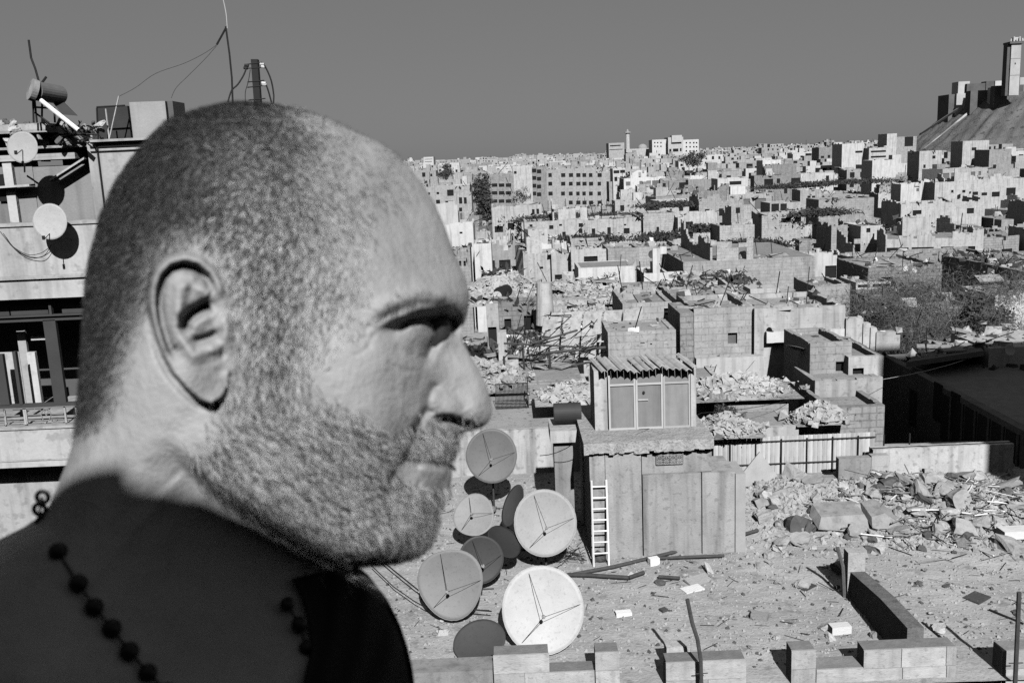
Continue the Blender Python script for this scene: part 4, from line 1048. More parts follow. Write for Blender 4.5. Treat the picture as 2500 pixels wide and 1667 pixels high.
brick(1705, 1420, .75, .4, .06, CM, 'folded grey sheet propped on stones in the middle of the terrace', .5, 'sheet', 'metal sheet', .25)
brick(1965, 1432, .55, .4, .03, CD, 'dark square sheet lying left of the pale post', .7, 'sheet', 'metal sheet')
brick(2260, 1376, .5, .3, .03, CM, 'grey flat tile below the rubble heap', .1, 'tile', 'tile')
brick(2385, 1458, .6, .45, .04, CD, 'dark slab lying on the dust near the tall iron mast', .6, 'sheet', 'metal sheet')
brick(2215, 1536, .32, .2, .05, CD, 'small dark board near the top of the partition wall', .1, 'board', 'board')
brick(2135, 1421, .2, .12, .06, CD, 'small dark stone right of the pale post', .3, 'tile', 'tile')
brick(1855, 1510, .42, .25, .16, CM, 'grey canister lying in the middle of the dust', -.5, 'canister', 'canister')
brick(1620, 1492, .18, .16, .08, CD, 'small dark stone left of the bent mast tip', .5, 'tile', 'tile')
brick(1010 + 70, 1547, .3, .3, .02, CP, 'white square tile lying on the rubble beside the shoulder', .1, 'tile', 'tile')
brick(2480, 1336, 1.0, .45, .25, surf('white_case', .7, .1, 3, 0, streak=.2), 'white enamel case lying at the edge of the rubble heap', .05, 'appliance', 'appliance')
# smashed furniture on the heap
def heapbox(px, py, Y, sx, sy, sz, mat, label, cat, rz=0, rx=0, name='crate'):
    P = AT(px, py, Y); o = MB().box((-sx / 2, -sy / 2, -sz / 2), (sx / 2, sy / 2, sz / 2)).build(name, mat, None, P); o.rotation_euler = (rx, 0, rz); tag(o, label, cat); return o
heapbox(2385, 1345, 27.5, 1.3, .7, .45, surf('burnt_box', .05, .4, 5, .4), 'charred box with a round hole, half buried in front of the heap', 'box', .1)
heapbox(2315, 1322, 27.8, .9, .5, .04, surf('burnt_lid', .12, .3, 5, .3), 'dark board lying on top of the charred box', 'board', .3, .2, 'board')
heapbox(2425, 1375, 26.6, .35, .3, .5, surf('sack', .30, .3, 5, .4), 'upright striped sack beside the charred box', 'sack', .2, 0, 'sack')
cb = thing('cabinet', AT(2455, 1262, 28.4), 'white open cabinet lying on its back on the rubble heap', 'cabinet', None, .15)
for a, b_ in (((-.55, 0, -.35), (-.45, .6, .35)), ((.45, 0, -.35), (.55, .6, .35)), ((-.45, 0, .27), (.45, .6, .35)), ((-.45, .5, -.35), (.45, .6, .27))): MB().box(a, b_).build('board', LM, cb)
tb = thing('broken_chair', AT(2300, 1215, 29.8), 'white broken chair frame on top of the rubble heap', 'chair', None, .3)
for a, b_ in (((-.6, 0, .25), (.3, .06, .31)), ((-.55, 0, 0), (-.48, .06, .25)), ((.2, 0, -.1), (.27, .06, .25)), ((-.9, .05, -.12), (.1, .12, -.05))): MB().box(a, b_).build('slat', LM, tb)
for kb_, (p, q, r_) in enumerate((((2420,1225),(2490,1300),.1),((2440,1210),(2440,1300),.08),((2120,1240),(2010,1262),.04))):
    a, b_ = AT(p[0], p[1], 29.0), AT(q[0], q[1], 28.0); o = MB().bar((0, 0, 0), b_ - a, r_, 5).build('timber', WOOD, None, a); tag(o, ('thick dark timber slanting down towards the white cabinet', 'upright dark timber stump beside the two old tyres', 'thin dark timber lying over the flat concrete slab')[kb_], 'timber', 'timbers in the rubble heap')
for k, (px, py) in enumerate(((2375, 1230), (2350, 1258))):
    P = AT(px, py, 28.8 - k * .5); tm = MB(); R1, R2 = .33, .11
    for i in range(20):
        for j in range(8):
            a, c = 2 * math.pi * i / 20, 2 * math.pi * j / 8; tm.v.append(((R1 + R2 * math.cos(c)) * math.cos(a), R2 * math.sin(c), (R1 + R2 * math.cos(c)) * math.sin(a))); tm.f.append((i * 8 + j, i * 8 + (j + 1) % 8, ((i + 1) % 20) * 8 + (j + 1) % 8, ((i + 1) % 20) * 8 + j))
    o = tm.build('tyre', BLACK, None, P); o.rotation_euler = (.3 + k * .9, 0, .6); tag(o, ('old tyre standing upright among laths on the heap', 'old tyre lying flat below the upright tyre')[k], 'tyre')
# rubbish frame of wire near the pale grey dish
wf = MB()
for k in range(26): 
    r3 = lambda: rnd.uniform(-.5, .5); wf.bar((r3(), r3(), r3() * .5), (r3(), r3(), r3() * .5), .01, 4)
o = wf.build('wire_tangle', BLACK, None, G(1395, 1345, .35)); tag(o, 'crumpled wire chair frame between the pale grey dish and the ladder', 'wire frame')

for (p, q, Y1, Y2, lb) in (((1318, 1112), (1425, 1064), 29, 27.5, 'thin wire sagging from the drum post to the hut roof'), ((1560, 1048), (1712, 1008), 27, 33, 'thin wire running from the shed foot towards the dark bush'), ((2155, 926), (2412, 858), 38, 46, 'thin pale wire crossing in front of the big dark building'), ((1770, 945), (1842, 880), 41, 44, 'dark cable slanting up to the bright low wall'), ((1712, 1008), (1990, 960), 33, 40, 'thin wire stretched over the dark alley')):
    a_, b_ = AT(p[0], p[1], Y1), AT(q[0], q[1], Y2); o = MB().tube([(b_ - a_) * u + V((0, 0, -.6 * u * (1 - u))) for u in (0, .2, .4, .6, .8, 1)], .012, 4).build('wire', LMETAL if 'pale' in lb else BLACK, None, a_); tag(o, lb, 'wire')
# ================================================================== apartment building at the left edge
XR_ = 640                                              # px where it ends, behind the man's head
def zc(py, Y): return zat(120, py, Y)
def xc(px, Y): return AT(px, 700, Y).x
APB = V((xc(-420, 20.0), 20.0, -6.0))
APT = thing('apartment_building', APB, 'worn apartment building with balcony, water tanks and two dishes behind the man', 'building')
def ab(nm, x0, x1, yt, yb, Y, dep, mat=WHITE, dz=0.0, parent=None):
    """box between photo columns x0..x1 and rows yt..yb on the plane Y"""
    ym = min(1200, (yt + yb) / 2) if yb > 720 else 700
    if nm in ('upper_wall', 'pilaster', 'recess_shade', 'side_wall', 'roof_edge'): ym = 450
    fx = lambda px: xc(px, Y) if px in (-420, XR_) else AT(px, ym, Y).x
    a, b = (fx(x0), Y, zc(yb, Y)), (fx(x1), Y + dep, zc(yt, Y))
    return MB().box(tuple(V(a) - APB), tuple(V(b) - APB)).build(nm, mat, parent or APT)
LW = surf('apartment_plaster', .40, .2, .8, .3, 14, streak=.4, spots=.25)
LG = surf('apartment_grey_panel', .22, .16, 1.5, .3, 26, streak=.3)
ab('parapet_wall', -420, XR_, 548, 728, 20.0, .3, LW)
ab('ledge', -420, XR_, 542, 550, 19.96, .4, PLAST)
ab('moulding', -420, XR_, 672, 680, 19.93, .06, PLAST)
ab('floor_slab', -420, XR_, 700, 728, 20.3, 4.2, CONC)
ab('upper_wall', -420, 12, 385, 560, 21.4, .3, LG); ab('upper_wall', 32, 84, 388, 560, 21.42, .3, LG); ab('upper_wall', 84, 224, 405, 560, 21.44, .3, LG)
ab('pilaster', 12, 34, 385, 560, 21.3, .5, LW)
ab('upper_wall', 224, XR_, 350, 560, 21.0, 5.0, LW); ab('pilaster', 246, 250, 358, 548, 20.97, .04, DARKS)
ab('roof_edge', 232, XR_, 346, 352, 20.85, .4, PLAST)
for y_ in (363, 374): ab('moulding', 262, XR_, y_, y_ + 3, 20.97, .04, DARKS)
ab('lintel', -420, 224, 375, 390, 21.25, .4, PLAST)
ab('recess_shade', -420, 168, 318, 392, 22.6, .2, DARKS); ab('side_wall', 160, 240, 335, 560, 22.4, 2.0, PLAST)  # black panel paints the shade in the recess under the broken roof
ab('broken_roof', -420, 165, 300, 322, 21.0, 3.5, STONE)
MB().bar(AT(112, 395, 21.5) - APB, AT(106, 322, 21.5) - APB, .10, 10).build('column', CONC, APT)
for k in range(60):
    P = AT(rnd.uniform(-60, 245), rnd.uniform(296, 318) if k < 42 else rnd.uniform(330, 352), rnd.uniform(20.9, 21.6)); o = link('rubble_piece', CH[rnd.choice(['pale', 'mid', 'dark'])][rnd.randrange(5)], None, APT, P - APB); s = rnd.uniform(.07, .24); o.scale = (s, s, s * .6); o.rotation_euler = (rnd.uniform(-1, 1), rnd.uniform(-1, 1), rnd.uniform(0, 6))
# awning stubs casting shadow on the grey panels
for p, q in (((133, 438), (218, 384)), ((0, 455), (86, 449))):
    a_, b_ = AT(p[0], p[1], 21.35) - APB, AT(q[0], q[1], 21.35) - APB
    MB().prism([a_, b_, b_ + V((0, 0, -.045)), a_ + V((0, 0, -.045))], (0, -.28, 0)).build('concrete_lip', PLAST, APT)
MB().box(AT(-2, 492, 21.32) - APB, AT(17, 425, 21.36) - APB).build('window', DARKS, APT)
# balcony storey
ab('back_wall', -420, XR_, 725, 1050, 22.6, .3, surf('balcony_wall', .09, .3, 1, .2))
ab('door_leaf', 2, 55, 856, 985, 21.0, .08, LW); ab('door_leaf', 52, 72, 805, 985, 20.95, .08, LW); ab('door_leaf', 73, 93, 858, 985, 20.9, .1, WHITE)
ab('lintel', 44, 62, 807, 840, 20.98, .06, PLAST); ab('lintel', 75, 122, 820, 829, 20.9, .06, PLAST)
for x0, x1, yt, yb, nm in ((-420, XR_, 768, 772, 'rail'), (-420, XR_, 778, 783, 'rail'), (118, 148, 781, 984, 'post'), (118, 124, 728, 768, 'post'), (-420, XR_, 984, 992, 'rail'), (-10, 14, 860, 985, 'post'), (38, 46, 855, 985, 'post')):
    ab(nm, x0, x1, yt, yb, 20.25, .1, surf('dark_frame', .05, .2))
ab('glass_pane', -420, 20, 730, 766, 20.4, .03, surf('dull_glass', .06, .2, rough=.15, bump=0)); ab('glass_pane', 24, 116, 730, 766, 20.4, .03, surf('dull_glass', .06, .2)); ab('glass_pane', 150, XR_, 730, 766, 20.4, .03, surf('dull_glass', .06, .2))
RL = surf('railing_iron', .20, .2, 3, 0)
for yy in (998, 1010, 1023, 1032): 
    for (xa, xb) in ((-100, 10), (14, 48), (66, 100), (126, 155), (190, 330)): ab('railing_bar', xa, xb, yy, yy + 2.2, 19.9, .02, RL)
ab('railing_bar', -420, XR_, 993, 996.5, 19.9, .03, RL); ab('railing_bar', -420, XR_, 1034, 1037, 19.9, .03, RL)
for xx in (-60, 10, 58, 62, 158, 186, 240, 300): ab('railing_post', xx, xx + 4.5, 994, 1046, 19.9, .03, LW)
rose = [(100, 1012), (108, 998), (118, 998), (125, 1012), (120, 1026), (106, 1026), (100, 1012)]
MB().tube([AT(a, b, 19.9) - APB for a, b in rose], .012, 5).tube([AT(a, b, 19.9) - APB for a, b in ((108, 1005), (113, 1014), (118, 1005), (113, 1000), (108, 1005))], .01, 5).build('railing_ornament', RL, APT)
ab('balcony_slab', -420, XR_, 1044, 1138, 19.8, .35, LW); ab('balcony_floor', -420, XR_, 1040, 1046, 19.76, 2.8, PLAST)
ab('moulding', -420, XR_, 1120, 1123, 19.78, .03, PLAST)
ab('lower_wall', -420, XR_, 1130, 1420, 20.62, .3, LW); ab('lower_wall', -420, XR_, 1410, 1700, 20.6, .3, PLAST)
ab('body', -420, XR_, 560, 1700, 23.0, 8.0, LG); ab('end_wall', XR_ - 12, XR_, 352, 1700, 20.7, 8, LW)
ab('roof', -420, XR_, 356, 362, 21.2, 9, ROOFM)
# dishes on the wall
dish(56, 360, 36, 20.2, 'pale', 'pale round dish high on the apartment wall, casting a long slanted shadow', (.08, -1, .12), foot=False, zf=0, arms=0, depth=.07)
dish(123, 541, 41, 19.45, 'pale', 'larger pale dish fixed over the ledge below the other wall dish', (.05, -1, .10), foot=False, zf=0, arms=0, depth=.07)
for (px, py, Y, q, nm) in ((56, 366, 20.2, (60, 420, 21.3), 'a'), (123, 570, 19.45, (135, 580, 20.0), 'b')):
    a_, b_ = AT(px, py, Y), AT(*q); o = MB().bar((0, .05, 0), b_ - a_, .02, 5).bar((0, -.03, -.0), (0.02, -.35, -.1), .01, 4).bar((.02, -.35, -.1), (.02, -.35, -.02), .03, 6).build('dish_bracket', BLACK, None, a_); tag(o, 'iron bracket holding the upper wall dish' if nm == 'a' else 'iron bracket and feed of the lower wall dish', 'bracket')
def wire(pts, Y, r, label, mat=BLACK, name='cable', Ys=None):
    P = [AT(px, py, Y if Ys is None else Ys[i]) for i, (px, py) in enumerate(pts)]
    if len(P) > 2:
        Q = []
        for i in range(len(P) - 1):
            p0, p1, p2, p3 = P[max(0, i - 1)], P[i], P[i + 1], P[min(len(P) - 1, i + 2)]
            for k in range(5):
                u = k / 5; Q.append(.5 * ((2 * p1) + (p2 - p0) * u + (2 * p0 - 5 * p1 + 4 * p2 - p3) * u * u + (3 * p1 - p0 - 3 * p2 + p3) * u ** 3))
        P = Q + [P[-1]]
    o = MB().tube([p - P[0] for p in P], r, 5).build(name, mat, None, P[0]); return tag(o, label, 'cable')
wire([(0, 565), (20, 590), (40, 608), (70, 622), (100, 618), (122, 603)], 19.9, .007, 'thin cable looping along the wall to the lower dish')
wire([(8, 570), (30, 600), (60, 622), (95, 629), (112, 620), (125, 598)], 19.88, .007, 'second thin cable hanging just below the first loop')
# solar water heater on the roof
SW = AT(90, 295, 20.8); sh_ = thing('solar_water_heater', SW, 'solar water heater with a dark round drum on a tilted stand, on the roof edge', 'water heater')
def sp_(px, py, Y=20.8): return AT(px, py, Y) - SW
MB().bar(sp_(85, 222, 20.5), sp_(146, 232, 21.2), .20, 24).build('tank', surf('dull_tank', .16, .3, 4, .1, 30, .5), sh_)
MB().bar(sp_(74, 218, 20.45), sp_(88, 223, 20.52), .23, 24).build('tank_cap', surf('dull_cap', .22, .4, 6, .1), sh_)
fr_ = MB()
for a, b_ in (((79, 205), (82, 300)), ((82, 205), (98, 202)), ((103, 240), (102, 300)), ((82, 262), (118, 264)), ((85, 275), (120, 300)), ((132, 262), (134, 300)), ((84, 240), (90, 300))): fr_.bar(sp_(*a), sp_(*b_), .022, 5)
fr_.build('frame', BLACK, sh_)
MB().prism([sp_(128, 250, 21.1), sp_(155, 250, 21.1), sp_(188, 283, 20.6), sp_(152, 280, 20.6)], (0, .04, 0)).build('collector', surf('collector_dark', .06, .2), sh_)
MB().bar(sp_(100, 245, 20.4), sp_(192, 318, 20.2), .045, 8).build('pipe', surf('white_pipe', .85, .02, bump=0), sh_)
MB().tube([sp_(95, 200), sp_(86, 168), sp_(76, 142), (sp_(70, 98))], .022, 6).build('vent_pipe', BLACK, sh_); MB().bar(sp_(102, 203), sp_(113, 188), .025, 6).build('valve', BLACK, sh_)
ab2 = AT(235, 350, 20.9)
# roof tanks
def rbox(nm, x0, x1, yt, yb, Y, dep, mat, label, cat, yaw=0):
    A_, B_ = AT(x0, yt, Y), AT(x1, yt, Y); z0 = zat(x0, yb, Y); o = MB().box((0, 0, 0), (B_.x - A_.x, dep, A_.z - z0)).build(nm, mat, None, (A_.x, Y, z0), rotz=yaw); tag(o, label, cat); return o
rbox('water_tank', 315, 400, 250, 348, 21.3, .9, surf('tank_concrete', .36, .15, 1.5, .2, 30, streak=.3), 'pale square concrete water tank on the roof next to the dark tank', 'water tank', .12)
rbox('water_tank', 397, 421, 248, 330, 21.6, .8, surf('tank_shaded_side', .10, .2), 'shaded side of the pale concrete tank, given as a dark box', 'water tank')  # shade on the pale tank's side, coloured in as its own dark box
rbox('water_tank', 235, 311, 262, 352, 21.7, .7, surf('tank_dark', .035, .3), 'dark open-sided tank behind crossed white laths', 'water tank')
for (p, q, r, m_, lb) in (((258, 266), (268, 350), .018, WHITE, 'pale lath leaning across the dark tank'), ((290, 235), (264, 352), .016, PLAST, 'thin pale rod rising over the dark tank'), ((236, 264), (240, 352), .02, BLACK, 'dark corner post of the tank frame'), ((236, 262), (305, 258), .02, BLACK, 'dark top bar of the tank frame')):
    a_, b_ = AT(p[0], p[1], 21.1), AT(q[0], q[1], 21.1); o = MB().bar((0, 0, 0), b_ - a_, r, 5).build('lath', m_, None, a_); tag(o, lb, 'lath')
br_ = MB(); r_ = random.Random(7)
for k in range(34):
    x, y = r_.uniform(165, 240), r_.uniform(305, 350); br_.bar(AT(x, y, 21.0) - ab2, AT(x + r_.uniform(-28, 28), y + r_.uniform(-18, 18), 21.0 + r_.uniform(-.2, .3)) - ab2, r_.uniform(.006, .02), 4)
o = br_.build('brushwood', BLACK, None, ab2); tag(o, 'tangle of dark broken branches and rods on the roof under the white pipe', 'branches')
# thin aerial mast and utility pole behind the roof
wire([(545, 0), (552, 35), (555, 70)], 27, .012, 'pale thin upper tip of the aerial mast', LMETAL, 'aerial_tip')
am_ = thing('aerial_mast', AT(568, 300, 27), 'thin leaning aerial mast with a bent arm, guyed by thin wires', 'mast')
MB().tube([AT(a, b_, 27) - am_.location for a, b_ in ((551, 65), (560, 130), (566, 190), (570, 300))], .026, 6).build('pole', BLACK, am_)
MB().bar(AT(551, 70, 27) - am_.location, AT(529, 110, 27) - am_.location, .028, 6).build('arm', BLACK, am_)
wire([(529, 110), (500, 130), (450, 155), (380, 180), (330, 215), (290, 236)], 26, .006, 'upper thin guy wire falling from the aerial mast to the roof tanks')
wire([(529, 112), (500, 145), (460, 185), (430, 215), (418, 240)], 26, .006, 'lower thin guy wire falling from the aerial mast')
UP_ = AT(634, 330, 30.0); ut = thing('utility_pole', UP_, 'dark utility pole with insulators and drooping cables behind the crown of his head', 'utility pole')
def us(px, py): return AT(px, py, 30.0) - UP_
MB().prism([us(612, 145), us(628, 145), us(636, 255), us(640, 330), us(622, 330), us(620, 255)], (0, .22, 0)).build('pole', BLACK, ut)
for (a, b_) in (((600, 158), (640, 153)), ((598, 168), (643, 165)), ((604, 201), (645, 197)), ((604, 214), (647, 209)), ((607, 245), (648, 241))): MB().bar(us(*a), us(*b_), .018, 5).build('crossarm', BLACK, ut)
for (a, b_) in ((640, 157), (643, 163), (644, 203), (646, 207), (602, 160), (600, 166)): MB().bar(us(a - 5, b_), us(a + 5, b_ + 1), .045, 8).build('insulator', LMETAL if a > 620 else BLACK, ut)
for k, ps in enumerate([[(602, 165), (594, 185), (580, 207), (565, 222), (556, 250)], [(646, 160), (655, 178), (663, 200), (668, 230), (667, 258)], [(650, 208), (656, 225), (665, 258)], [(611, 170), (606, 200), (599, 225), (599, 250)]]): wire(ps, 29.9, .026 if k < 3 else .012, ('thick cable drooping on the near side of the utility pole', 'long cable drooping from the top insulators of the utility pole', 'short thick cable hanging from the middle crossarm of the utility pole', 'thin cable hanging beside the utility pole shaft')[k])
# ================================================================== middle distance, house by house
GRP = 'flat-roofed houses of the old town'
WSH = surf('shutter_grey', .13, .2); UG = MB().box((0, 0, 0), (1, 1, 1)).mesh('shutter'); UG.materials.append(WSH)
M_ = {'w': WHITE, 'p': PLAST, 's': STONE, 'g': STONE2, 'c': CONC}
def hz(xl, xr, yt, Y, dep, m, label, holes=(), **kw):
    kw.setdefault('storey', 75 < Y < 200 and rnd.random() < .3)
    kw.setdefault('ragged', rnd.choice((0, 0, .12, .25, .45)) * min(1.2, Y / 90) if (60 < Y < 240) else .05)
    return housepx(kw.pop('name', 'house'), xl, xr, yt, Y, dep, M_[m], label, holes, group=kw.pop('group', GRP), **kw)
# --- around y 750-1060
hz(1694, 1840, 757, 47, 5, 's', 'long pale-banded house with a grey shuttered window beside the dark alley', [(1777,812,1800,840)], yb=960, pane=UG)
hz(1842, 2064, 757, 46.6, 5.4, 'p', 'wide house with a small dish on its parapet band, next to the stepped wall', [(1930,812,1953,830),(1982,812,1992,818)])
boxpx('wall_band', 1872, 2062, 811, 838, 46.2, .3, WHITE, 'bright white strip of wall under the wide parapet band', 'wall')
boxpx('wall_band', 1700, 1865, 876, 938, 45.2, .5, WHITE, 'bright low wall with a small ladder leaning on it, beside the alley', 'wall')
A_ = AT(1724, 934, 44.9); ld2 = thing('ladder', A_, 'tiny dark ladder leaning on the bright low wall', 'ladder')
for dx in (0, .26): MB().bar((dx, 0, 0), (dx + .3, .2, .85), .015, 4).build('rail', BLACK, ld2)
for k in range(5): MB().bar((.06 * k + .02, .04 * k, .17 * k + .05), (.06 * k + .28, .04 * k, .17 * k + .05), .012, 4).build('rung', BLACK, ld2)
dish(1890, 793, 9, 46.0, 'pale', 'small dish on the front of the wide parapet band', (-.5, -1, .5), foot=False, zf=0, arms=0)
hz(1484, 1650, 812, 44, 3, 's', 'low pale wall house half covered by a dark slanted shadow, behind the metal shed', [(1563,836,1574,839),(1587,838,1592,842)], par=.05)
hz(1520, 1640, 742, 50, 5, 's', 'pale house with a blank front between the ruined frame and the banded house', [(1621,752,1636,770)], par=.1)
boxpx('house_wall', 1660, 1693, 765, 960, 45.8, 3.5, STONE2, 'narrow dark-sided wall standing at the mouth of the alley', 'wall')
hz(1978, 2080, 842, 41, 4, 's', 'two-windowed house of rough blocks right of the dark alley', [(2040,882,2067,908)])
hz(2072, 2158, 872, 40.5, 4, 'p', 'low block house with a broken window, pressed against the big dark building', [(2081,898,2109,932)])
hz(1990, 2155, 932, 39.5, 3, 'p', 'cracked pale lower wall under the two block houses', [], par=.02)
hz(2015, 2160, 995, 37, 3.5, 'g', 'ruined low house with a dark horizontal opening, behind the metal fence', [(2041,1064,2105,1080)])
hz(1775, 1925, 990, 38.5, 4, 's', 'low flat house with a long eave between the shed and the alley', [(1800,972,1850,977)], par=.02)
hz(1800, 1950, 1050, 35.8, 3, 'p', 'pale low coping block directly behind the metal fence', [], par=.02)
hz(1690, 1780, 950, 41, 5, 'p', 'blank bright wall right behind the metal shed', [], par=.02)
dish(1942, 853, 24, 42, 'grey', 'grey dish seen from behind above the dark alley', (.3, .3, 1), zf=-2, arms=0, foot=False)
dish(1762, 1015, 22, 35.8, 'black', 'black round lid leaning beside the dark bush', (-.6, -1, .2), zf=2, arms=0, foot=False)
# stepped garden wall
for k, (x0, x1, yt) in enumerate(((2066, 2108, 778), (2108, 2126, 790), (2126, 2140, 800), (2140, 2198, 812))):
    boxpx('wall_step', x0, x1, yt, 860, 46.4 - k * .1, .5, PLAST, ('tallest piece', 'second piece', 'third piece', 'lowest and longest piece')[k] + ' of the stepped garden wall below the scrub', 'wall')
# big dark building at the right edge
A_, B_ = AT(2160, 870, 47.0), AT(2500, 1052, 33.0)
hz_ = 0
DB = thing('dark_building', (A_.x, A_.y, -6), 'big dark building with tall openings along its shaded side, right of the fence', 'building')
DM = surf('shade_dark_stone', .17, .4, 1.5, .7, 16, spots=.4); zA = A_.z; zB = zat(2500, 1052, 33.0)  # stone darkened so its colour holds the shade of the left-facing wall
loc = V((A_.x, A_.y, -6)); Wd = 16
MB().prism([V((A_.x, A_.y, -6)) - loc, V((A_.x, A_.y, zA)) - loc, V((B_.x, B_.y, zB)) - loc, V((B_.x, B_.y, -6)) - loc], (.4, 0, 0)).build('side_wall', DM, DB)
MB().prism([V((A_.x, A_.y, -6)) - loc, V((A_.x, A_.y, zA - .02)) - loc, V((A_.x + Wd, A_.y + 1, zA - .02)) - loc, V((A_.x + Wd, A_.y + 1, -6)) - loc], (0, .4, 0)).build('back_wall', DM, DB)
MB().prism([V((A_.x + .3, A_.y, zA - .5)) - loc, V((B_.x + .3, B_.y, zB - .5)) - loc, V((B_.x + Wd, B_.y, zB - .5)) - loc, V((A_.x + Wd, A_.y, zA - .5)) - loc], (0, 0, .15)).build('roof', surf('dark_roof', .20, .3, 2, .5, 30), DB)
for k in range(6):
    u0, u1 = .50 + k * .082, .50 + k * .082 + .07; a = V((A_.x, A_.y, zA)).lerp(V((B_.x, B_.y, zB)), u0); b = V((A_.x, A_.y, zA)).lerp(V((B_.x, B_.y, zB)), u1)
    MB().prism([a - loc + V((-.03, 0, -.25)), b - loc + V((-.03, 0, -.25)), b - loc + V((-.03, 0, -2.3)), a - loc + V((-.03, 0, -2.3))], (.06, 0, 0)).build('opening', DARKS, DB)
    MB().bar(b - loc + V((-.06, 0, -.2)), b - loc + V((-.06, 0, -2.4)), .05, 5).build('mullion', surf('mull', .14), DB)
for (px, yy) in ((2185, 1000), (2262, 985), (2312, 1010)):
    P = AT(px, yy, 44 - (px - 2160) * .035); P.x = A_.x + (B_.x - A_.x) * (A_.y - P.y) / (A_.y - B_.y); MB().box(P - loc + V((-.03, -.4, -.8)), P - loc + V((.02, .4, .9))).build('window', DARKS, DB)
pts = [AT(2282, 842, 50), AT(2380, 835, 49), AT(2402, 856, 44), AT(2212, 884, 43)]
o = MB().prism([p - pts[0] for p in pts], (0, 0, -.25)).build('canopy_roof', surf('canopy_dark', .14, .3), None, pts[0]); tag(o, 'flat dark canopy roof with a pale edge above the big dark building', 'canopy')
boxpx('house_wall', 2415, 2620, 850, 915, 45, 4, WHITE, 'bright white wall with a dish behind the dark building roof', 'wall', zb=-5)
dish(2466, 855, 12, 44.5, 'white', 'white dish on the bright wall behind the dark building', (-.2, -1, .3), foot=False, zf=0, arms=0)
boxpx('house_wall', 2430, 2640, 722, 835, 66, 5, WHITE, 'plain bright white wall behind the scrub tree at the right edge', 'wall', zb=-5)
# tall block outside the frame whose shade falls over the dark building, fence end and wall
OB = House('tower_block', (19.6, 8, 0), (40, 8, 0), 27.0, -6, 5, LG, 'tall plain tower block standing beyond the right edge of the view', 'building', panes=False)
# ruined frame of pipes and broken vaults (y 730-920)
hz(1186, 1216, 742, 50, 1.2, 'p', 'tall pale wall pier with a dark lower panel beside the ruined frame', [(1190,798,1212,850)], yb=870, group=None, par=0, name='wall_pier')
hz(1213, 1330, 752, 56, 4, 'g', 'burnt-out house with sagging roof beams behind the ruined frame', [(1232,778,1248,806),(1280,770,1302,810)])
o = MB().bar((0, 0, 0), V((0, 0, 2.4)), .55, 20, .42).build('round_pier', PLAST, None, AT(1332, 792, 53)); tag(o, 'pale tapering round pier right of the burnt-out house', 'pillar')
boxpx('broken_wall', 1215, 1236, 812, 915, 46, .8, PLAST, 'thin broken upright wall at the near end of the ruined frame', 'wall', zb=-3)
vt = MB(); 
for k in range(5):
    x0 = k * 1.05
    for i in range(7):
        u0, u1 = i / 7, (i + 1) / 7
        def cv(u): return (x0 + .45 * u, -1.4 * (1 - u) ** 1.3 * 1.0, 2.3 * math.sin(u * 1.5))
        a, b = cv(u0), cv(u1); vt.add([(a[0], a[1], a[2]), (a[0] + .95, a[1], a[2]), (b[0] + .95, b[1], b[2]), (b[0], b[1], b[2]), (a[0], a[1] + .12, a[2]), (a[0] + .95, a[1] + .12, a[2]), (b[0] + .95, b[1] + .12, b[2]), (b[0], b[1] + .12, b[2])], [(0, 1, 2, 3), (7, 6, 5, 4), (0, 3, 7, 4), (1, 5, 6, 2)])
o = vt.build('collapsed_vault', PLAST, None, AT(1315, 870, 49)); o['kind'] = 'thing'; tag(o, 'ribbed pale collapsed vault behind the tangle of pipes', 'vault')
PB = AT(1350, 880, 44.5); fr2 = thing('bent_scaffold', PB, 'tangle of dark bent pipes and reinforcement in the gutted house', 'scaffold')
rr_ = random.Random(12)
for (p, q, r) in (((1230,838),(1475,850),.05),((1325,862),(1478,848),.07),((1280,915),(1460,880),.06),((1300,838),(1410,806),.05),((1240,800),(1330,845),.05),((1340,852),(1345,925),.06),((1275,842),(1282,920),.05),((1230,870),(1232,925),.05)):
    MB().bar(AT(p[0], p[1], 44) - PB, AT(q[0], q[1], 44.5) - PB, r, 6).build('pipe', RUST, fr2)
mb = MB()
for k in range(75):
    x, y = rr_.uniform(1250, 1470), rr_.uniform(820, 915); a = rr_.gauss(-.5, .5); l = rr_.uniform(20, 90); Y0 = rr_.uniform(43.5, 48)
    mb.bar(AT(x, y, Y0) - PB, AT(x + l * math.cos(a), y + l * math.sin(a), Y0 + rr_.uniform(-1, 1)) - PB, rr_.uniform(.012, .03), 4)
tag(mb.build('rods', BLACK, fr2), kind='stuff')
pf = House('broken_platform', AT(1200, 925, 42), AT(1420, 920, 42), zat(1300, 930, 42), -5, 12, STONE2, 'broken platform full of rubble under the tangle of pipes', 'ruin', par=.0)
